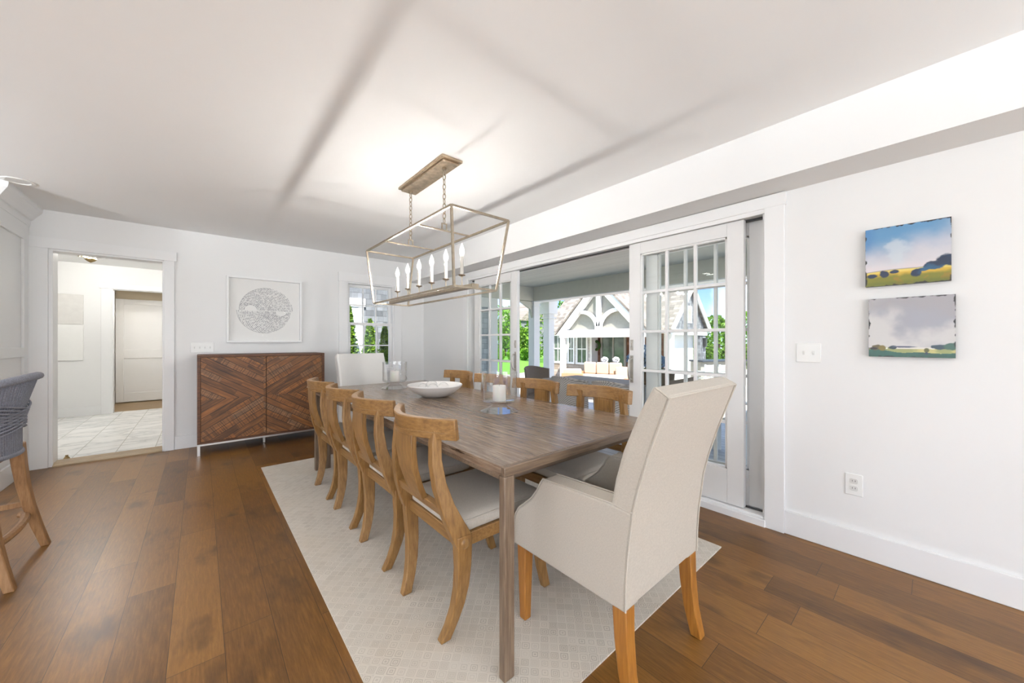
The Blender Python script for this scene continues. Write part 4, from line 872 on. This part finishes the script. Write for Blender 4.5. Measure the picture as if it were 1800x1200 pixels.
for k, (px, f, h_, rx, rz_, m, lab) in enumerate((
    (864, 40, 4.6, 2.0, 2.4, M_leaf, 'green tree beyond the lawn seen through the left glass, at its left'), (888, 46, 6.6, 2.0, 2.8, M_leafb, 'bright lime tree beyond the lawn seen through the left glass'), (903, 52, 4.6, 2.2, 2.3, M_leafd, 'darker tree behind the lime tree beyond the lawn'), (922, 40, 3.6, 1.3, 1.6, M_leaf, 'small round tree beyond the lawn beside the porch post'),
    (978, 33, 6.4, 3.0, 3.4, M_leaf, 'tall green tree behind the pool house roof, at its left'), (1010, 40, 5.6, 3.0, 2.8, M_leafd, 'dark tree behind the pool house ridge'),
    (1236, 33, 3.8, 1.6, 2.0, M_leafb, 'yellow-green tree right of the pool house gable'), (1264, 28.5, 4.3, 1.7, 2.4, M_leaf, 'green tree rightmost in the glass door, behind the bar'), (1306, 33, 4.9, 2.0, 2.4, M_leafb, 'bright tree behind the right stile of the glass door'), (1205, 42, 3.0, 1.4, 1.4, M_leaf, 'low tree seen through the pool house opening'))):
    x, y = along(px, f); tree('broadleaf_tree', lab, 'tree', x, y, GZ, h_, rx, rz_, m, 1500, .34, k+3, 'trees in the garden')
for k in range(5):
    px = 858+k*21; x, y = along(px, 35.5); r = tag(obj('hedge_shrub', B(), M_leafb), 'clipped bright green hedge shrub along the lawn', 'shrub', 'hedge shrubs along the lawn')
    bm = B(); leaves(bm, ell((0, 0, .6), .5, .5, .62, .03, k), 700, .16, k+40); bm.to_mesh(r.data); bm.free(); r.location = (x, y, GZ)
for k, (px, f) in enumerate(((1222, 25), (1252, 24.8), (1282, 24.6), (1312, 24.4))):
    x, y = along(px, f); r = tag(obj('hedge_shrub', B(), M_leaf), 'broad hedge shrub behind the outdoor bar', 'shrub', 'hedge shrubs behind the bar'); bm = B(); leaves(bm, ell((0, 0, .8), .52, .52, .82, .05, k), 800, .24, k+60); bm.to_mesh(r.data); bm.free(); r.location = (x, y, GZ)
# distant grey house
x, y = along(921, 66); dh = thing('distant_house', 'distant grey shingled house beyond the garden trees', 'building', (x, y, GZ))
bm = B(); box(bm, -3.5, 3.5, -3, 3, 0, 5.5); obj('wall', bm, M_shx, dh); bm = B(); prism(bm, [(-3.9, 5.4), (3.9, 5.4), (0, 8.6)], 'y', -3.3, 3.3); obj('roof', bm, M_roofx, dh)

# ---- pool house
PX0, PX1, PY0, PY1, PE = 14.5, 17.9, 7.0, 13.9, 1.72
ph = thing('pool_house', 'white trimmed pool house with gabled porch and shingle roof', 'building', (0, 0, 0))
bm = B(); box(bm, PX0, PX0+.15, 11.03, PY1, .05, PE); box(bm, PX0, PX1, PY1-.15, PY1, GZ, PE); box(bm, PX1-.15, PX1, PY0+.6, PY1, GZ, PE); obj('wall', bm, M_shfar, ph)
bm = B(); box(bm, PX0-.03, PX0+.15, 11.03, PY1, GZ, .05); obj('stone_base', bm, M_stone, ph)
bm = B(); box(bm, PX0+.5, PX0+.65, 7.3, 11.4, GZ, PE+.6); obj('porch_wall', bm, M_brown, ph)
bm = B(); box(bm, PX0+.0, PX0+.5, 10.93, 11.03, GZ, PE); obj('porch_return', bm, M_white, ph)
xm = (PX0+PX1)/2; rz_ = 3.62; ov = .2
bm = B(); prism(bm, [(PX0-ov, PE-.02), (xm, rz_), (xm, rz_+.09), (PX0-ov-.06, PE+.0)], 'y', PY0-.15, PY1+.15); prism(bm, [(PX1+ov, PE-.02), (xm, rz_), (xm, rz_+.09), (PX1+ov+.06, PE+.0)], 'y', PY0-.15, PY1+.15); obj('roof', bm, M_roof, ph)
bm = B(); prism(bm, [(PX0, PE), (PX1, PE), (xm, rz_-.06)], 'y', PY0, PY0+.15); e1 = obj('gable_end', bm, M_shend, ph)
bm = B(); box(bm, xm-.22, xm+.22, PY0-.02, PY0, 2.0, 2.75); obj('gable_window_trim', bm, M_white, e1); bm = B(); box(bm, xm-.15, xm+.15, PY0-.03, PY0-.015, 2.08, 2.66); obj('gable_pane', bm, M_taupe, e1)
bm = B()
for a, b in (((PX0-ov, PE-.06), (xm, rz_-.04)), ((PX1+ov, PE-.06), (xm, rz_-.04))): bar(bm, (a[0], PY0-.17, a[1]), (b[0], PY0-.17, b[1]), .06, .2, up=(0, 0, 1))
box(bm, PX0-.1, PX1+.1, PY0-.06, PY0+.16, PE-.24, PE); box(bm, PX0-.14, PX0+.02, PY0, PY1, PE-.16, PE); box(bm, PX0-.02, PX0+.2, PY0-.05, PY0+.18, GZ, PE-.2); box(bm, PX0-.05, PX0+.16, PY1-.15, PY1+.06, GZ, PE); obj('white_trim', bm, M_white, ph)
bm = B(); box(bm, PX1-.6, PX1, PY0-.02, PY0+.2, GZ, PE-.2); obj('corner_pier', bm, M_shend, ph)
bm = B(); box(bm, PX0+.22, PX1-.6, PY0+.3, PY0+.4, GZ, PE-.05); obj('inner_wall', bm, M_white, ph)
bm = B(); box(bm, PX1-.35, PX1-.19, PY0-.16, PY0-.04, .95, 1.3); prism(bm, rrect(PX1-.27, PY0-.1, .1, .08, .02), 'z', 1.3, 1.36); obj('wall_lantern', bm, M_dark, ph)
# cross gable porch
GX, GC, GW = 13.0, 9.45, 2.1; gz0 = PE-.02; gap_ = gz0+GW
bm = B(); prism(bm, [(GC-GW, gz0), (GC+GW, gz0), (GC, gap_)], 'x', GX+.14, GX+.2); gb = obj('porch_gable', bm, M_taupe, ph)
bm = B()
for s in (-1, 1):
    bar(bm, (GX, GC+s*(GW+.25), gz0-.25), (GX, GC, gap_), .16, .34, up=(1, 0, 0)) if False else loft(bm, [[Vector((xx, GC+s*(GW+.22+o_), gz0-.18)), Vector((xx, GC, gap_+.04+o_))] for xx, o_ in ()] or [[Vector((GX-.08, GC+s*(GW+.28), gz0-.2)), Vector((GX-.08, GC+s*(GW-.12), gz0-.2)), Vector((GX-.08, GC, gap_-.3)), Vector((GX-.08, GC, gap_+.1))], [Vector((GX+.12, GC+s*(GW+.28), gz0-.2)), Vector((GX+.12, GC+s*(GW-.12), gz0-.2)), Vector((GX+.12, GC, gap_-.3)), Vector((GX+.12, GC, gap_+.1))]])
box(bm, GX-.06, GX+.14, GC-GW-.1, GC+GW+.1, gz0-.32, gz0+.02); box(bm, GX-.04, GX+.12, GC-.09, GC+.09, gz0, gap_-.2)
for s in (-1, 1):
    pts = []
    for i in range(9):
        t_ = i/8; a = t_*pi/2; yy = GC+s*(.07+.86*(1-cos(a))); zz = gz0+.02+.8*sin(a); pts.append(((GX+.02, yy, zz), (.06, 0, 0), (0, -s*.075*cos(a)*1.0-.0, .075*sin(a)) if False else Vector((0, s*cos(a), -sin(a)))*.075))
    rpath(bm, pts)
box(bm, GX-.07, GX+.13, GC-.14, GC+.14, gz0, gz0+.16)
for yy in (GC-GW+.1, GC+GW-.1): box(bm, GX-.1, GX+.1, yy-.1, yy+.1, GZ, gz0-.3)
obj('truss', bm, M_white, ph)
bm = B()
for s in (-1, 1): loft(bm, [[Vector((xx, GC+s*(GW+.3), gz0-.18)), Vector((xx, GC, gap_+.12)), Vector((xx, GC, gap_+.22)), Vector((xx, GC+s*(GW+.4), gz0-.18))] for xx in (GX-.12, xm)])
obj('porch_roof', bm, M_roofx, ph)
def far_window(y0, y1, z0, z1, x):
    bm = B(); box(bm, x-.06, x, y0-.09, y1+.09, z1, z1+.12); box(bm, x-.06, x, y0-.09, y1+.09, z0-.1, z0); box(bm, x-.05, x, y0-.09, y0, z0, z1); box(bm, x-.05, x, y1, y1+.09, z0, z1); box(bm, x-.05, x, y0, y1, (z0+z1)/2-.03, (z0+z1)/2+.03); box(bm, x-.04, x, (y0+y1)/2-.02, (y0+y1)/2+.02, z0, z1); wd = obj('window', bm, M_white, ph)
    bm = B(); box(bm, x-.02, x-.005, y0, y1, z0, z1); obj('pane', bm, M_pane, wd)
def ypx(px, x): u = (px-900)/638; return x*(cos(YAW)-u*sin(YAW))/(sin(YAW)+u*cos(YAW))
for a, b in ((975, 988), (1001, 1008), (1016, 1031)): far_window(ypx(b, PX0), ypx(a, PX0), .15, 1.5, PX0)
bm = B(); ya, yb = ypx(1098, PX0+.5), ypx(1060, PX0+.5); box(bm, PX0+.42, PX0+.5, yb-.0, yb+.1, GZ, 1.5); box(bm, PX0+.42, PX0+.5, ya-.1, ya, GZ, 1.5); box(bm, PX0+.42, PX0+.5, ya, yb, 1.4, 1.5); box(bm, PX0+.43, PX0+.49, ya+.55, ya+.62, GZ, 1.4); dd = obj('glass_door', bm, M_taupe, ph); bm = B(); box(bm, PX0+.46, PX0+.48, ya, yb, GZ, 1.4); obj('pane', bm, M_pane, dd)
wr = B(); yw = ypx(1051, PX0+.5)
tube(wr, [(PX0+.34, yw+.2*cos(a), 1.0+.2*sin(a)) for a in [2*pi*i/20 for i in range(20)]], .07, 8, close=True); tag(obj('wreath', wr, M_leafd, smooth=True), 'dark round wreath on the brown wall of the pool house', 'wreath')

# ---- outdoor furniture
def wicker(label, x, y, rz, m, group='wicker chairs on the deck'):
    r = thing('wicker_chair', label, 'chair', (x, y, DZ_), rz, group)
    bm = B(); pts = []
    for i in range(11):
        a = -1.25+2.5*i/10; pts.append((Vector((-.28*cos(a)+.02, .29*sin(a), .0)), a))
    loft(bm, [[Vector((p.x*1.0, p.y, .38)), Vector((p.x-.07*cos(a), p.y*1.04, .86+.03*cos(a*2))), Vector((p.x-.07*cos(a)+.025*cos(a), p.y*.96, .86+.03*cos(a*2))), Vector((p.x+.025*cos(a), p.y*.93, .38))] for p, a in pts]); obj('woven_back', bm, m, r, smooth=True)
    bm = B(); tube(bm, [Vector((p.x-.058*cos(a), p.y, .865+.03*cos(a*2))) for p, a in pts], .018, 6); obj('top_roll', bm, m, r, smooth=True)
    bm = B(); prism(bm, rrect(0, 0, .27, .27, .06), 'z', .36, .42); obj('seat', bm, m, r, bevel=.01)
    for sx_ in (-1, 1):
        for sy_ in (-1, 1):
            bm = B(); bar(bm, (sx_*.22, sy_*.22, .37), (sx_*.25, sy_*.24, 0), .035); obj('leg', bm, M_chairw, r)
    return r
wicker('grey wicker chair on the deck with back to the open door', 3.78, 3.12, 0, M_wickg)
wicker('brown wicker chair at far end of the deck table', 4.55, 4.5, -pi/2, M_wick)
wicker('grey wicker chair beside the open door edge, mostly hidden by door', 3.76, 2.45, 0, M_wickg)
wicker('brown wicker chair seen through the right glass door', 4.72, 2.28, pi/2, M_wick)
wicker('brown wicker chair on the far side of the deck table', 5.45, 2.9, pi, M_wick)
ot = thing('patio_table', 'pale rectangular outdoor table on the porch deck', 'table', (4.6, 3.38, DZ_))
bm = B(); prism(bm, rrect(0, 0, .45, .75, .05), 'z', .72, .755); obj('tabletop', bm, M_wickg, ot, bevel=.004)
for sx_ in (-1, 1):
    for sy_ in (-1, 1):
        bm = B(); box(bm, sx_*.36-.03, sx_*.36+.03, sy_*.64-.03, sy_*.64+.03, 0, .72); obj('leg', bm, M_chairw, ot)
fl = thing('hydrangea_pot', 'pot of blue hydrangeas on the porch table', 'plant', (4.72, 2.62, DZ_+.755))
bm = B(); lathe(bm, [(0, 0), (.09, 0), (.12, .16), (.125, .18), (.11, .18), (.1, .16), (0, .15)], 20); obj('pot', bm, M_bark, fl, smooth=True)
for k in range(9):
    a = k*2.4; c = (.16*cos(a)*(k > 0), .16*sin(a)*(k > 0), .36-.02*(k % 3)+(.1 if k == 0 else 0)); bm = B(); leaves(bm, ell(c, .11, .11, .09, .05, k), 160, .045, k+5); obj('flower_head', bm, M_blue, fl, fix=False)
bm = B(); leaves(bm, ell((0, 0, .26), .2, .2, .1, .2, 3), 160, .1, 77); obj('foliage', bm, M_leafd, fl, fix=False)
# white slatted deck chair
dc = thing('deck_chair', 'white slatted deck chair outside the right glass door', 'chair', (4.95, 1.38, DZ_), 2.4)
for sy_ in (-1, 1):
    bm = B(); bar(bm, (.3, sy_*.28, 0), (.3, sy_*.28, .56), .05, .09); obj('leg', bm, M_chairw, dc); bm = B(); bar(bm, (-.32, sy_*.27, .0), (-.2, sy_*.27, .56), .05, .08); obj('leg', bm, M_chairw, dc)
    bm = B(); box(bm, -.36, .4, sy_*.3-.06, sy_*.3+.06, .56, .585); obj('armrest', bm, M_chairw, dc, bevel=.006)
bm = B()
for k in range(6): x = -.2+k*.095; box(bm, x, x+.08, -.26, .26, .3+.02*k, .322+.02*k)
obj('seat_slats', bm, M_chairw, dc); bm = B()
for k in range(5): y = -.23+k*.1; bar(bm, (-.2, y+.03, .32), (-.5, y+.03, .95+.04*sin(k/4*pi)), .08, .02, up=(1, 0, 0))
obj('back_slats', bm, M_chairw, dc)
# far lounge group
x, y = along(1056, 14.6); sf = thing('outdoor_sofa', 'outdoor sofa with tan cushions before the pool house', 'sofa', (x, y, GZ), pi/2+YAW*.0)
bm = B(); box(bm, -.8, .8, -.4, .4, .12, .36); box(bm, -.85, -.78, -.42, .42, 0, .62); box(bm, .78, .85, -.42, .42, 0, .62); box(bm, -.8, .8, -.42, -.36, .36, .85); sf.rotation_euler[2] = pi/2+.35; obj('frame', bm, M_teakout, sf, bevel=.01)
for k in range(3):
    bm = B(); box(bm, -.77+k*.52, -.27+k*.52, -.3, .4, .36, .52); obj('seat_cushion', bm, M_tan, sf, bevel=.04, seg=3); bm = B(); box(bm, -.77+k*.52, -.27+k*.52, -.36, -.2, .52, 1.0); obj('back_cushion', bm, M_tan, sf, bevel=.05, seg=3)
for px, f, rz, lab in ((1008, 12.4, -1.0, 'tan outdoor armchair left of the round stone table'), (1098, 12.6, 2.2, 'tan outdoor armchair right of the round stone table')):
    x, y = along(px, f); r = thing('outdoor_armchair', lab, 'armchair', (x, y, GZ), rz, 'tan outdoor armchairs'); bm = B(); box(bm, -.36, .36, -.36, .36, .1, .36); box(bm, -.38, -.3, -.38, .38, 0, .6); box(bm, .3, .38, -.38, .38, 0, .6); box(bm, -.36, .36, -.38, -.32, .3, .8); obj('frame', bm, M_teakout, r, bevel=.01); bm = B(); box(bm, -.3, .3, -.3, .36, .36, .5); obj('seat_cushion', bm, M_tan, r, bevel=.04); bm = B(); box(bm, -.3, .3, -.32, -.18, .5, .95); obj('back_cushion', bm, M_tan, r, bevel=.05)
x, y = along(1062, 11.6); rt = thing('round_table', 'round pale stone table among the tan outdoor seats', 'table', (x, y, GZ)); bm = B(); lathe(bm, [(0, .68), (.62, .68), (.64, .70), (.64, .73), (.62, .75), (0, .75)], 36); obj('tabletop', bm, M_patio, rt, smooth=True); bm = B(); lathe(bm, [(.4, 0), (.38, .06), (.2, .1), (.2, .6), (.35, .68)], 24); obj('pedestal', bm, M_stone, rt, smooth=True)
for px, f, lab in ((1063, 15.2, 'white hydrangea in a pot left of its pair before the pool house'), (1083, 15.2, 'white hydrangea in a pot right of its pair before the pool house')):
    x, y = along(px, f); r = thing('white_hydrangea', lab, 'plant', (x, y, GZ), 0, 'white hydrangeas'); bm = B(); lathe(bm, [(0, 0), (.16, 0), (.2, .5), (0, .5)], 16); obj('pot', bm, M_stone, r, smooth=True); bm = B(); leaves(bm, ell((0, 0, 1.08), .14, .14, .13, .05, 2), 300, .06, 8); obj('flower_head', bm, M_petal, r, fix=False); bm = B(); tube(bm, [(0, 0, .5), (0, 0, 1.0)], .02, 6); leaves(bm, ell((0, 0, .75), .16, .16, .2, .1, 5), 120, .1, 9); obj('foliage', bm, M_leafd, r, fix=False)
# outdoor bar with two white stools
xa, ya = along(1232, 14.6); ob = thing('outdoor_bar', 'pale outdoor bar counter with dark top right of the pool house', 'counter', (xa, ya, GZ), -YAW*.6)
bm = B(); box(bm, .05, 2.4, .05, .6, 0, 1.02); obj('body', bm, M_taupe, ob); bm = B(); box(bm, 0, 2.45, -.1, .65, 1.02, 1.09); obj('countertop', bm, M_slate, ob, bevel=.01)
for px, lab in ((1240, 'white bar stool with woven seat back, left of two at the outdoor bar'), (1265, 'white bar stool with woven seat back, right of two at the outdoor bar')):
    x, y = along(px, 13.6); r = thing('bar_stool', lab, 'stool', (x, y, GZ), -YAW*.6, 'white outdoor bar stools')
    for sx_ in (-1, 1):
        for sy_ in (-1, 1):
            bm = B(); box(bm, sx_*.2-.025, sx_*.2+.025, sy_*.2-.025, sy_*.2+.025, 0, 1.0 if sy_ < 0 else .7); obj('leg', bm, M_chairw, r)
    bm = B(); box(bm, -.22, .22, -.22, .22, .68, .74); obj('seat', bm, M_wovenpale, r); bm = B(); box(bm, -.19, .19, -.21, -.19, .76, .98); obj('backrest', bm, M_wovenpale, r); bm = B()
    for z in (.2, .45): box(bm, -.2, .2, -.215, -.185, z, z+.04); box(bm, -.2, .2, .185, .215, z, z+.04)
    obj('stretcher', bm, M_chairw, r)
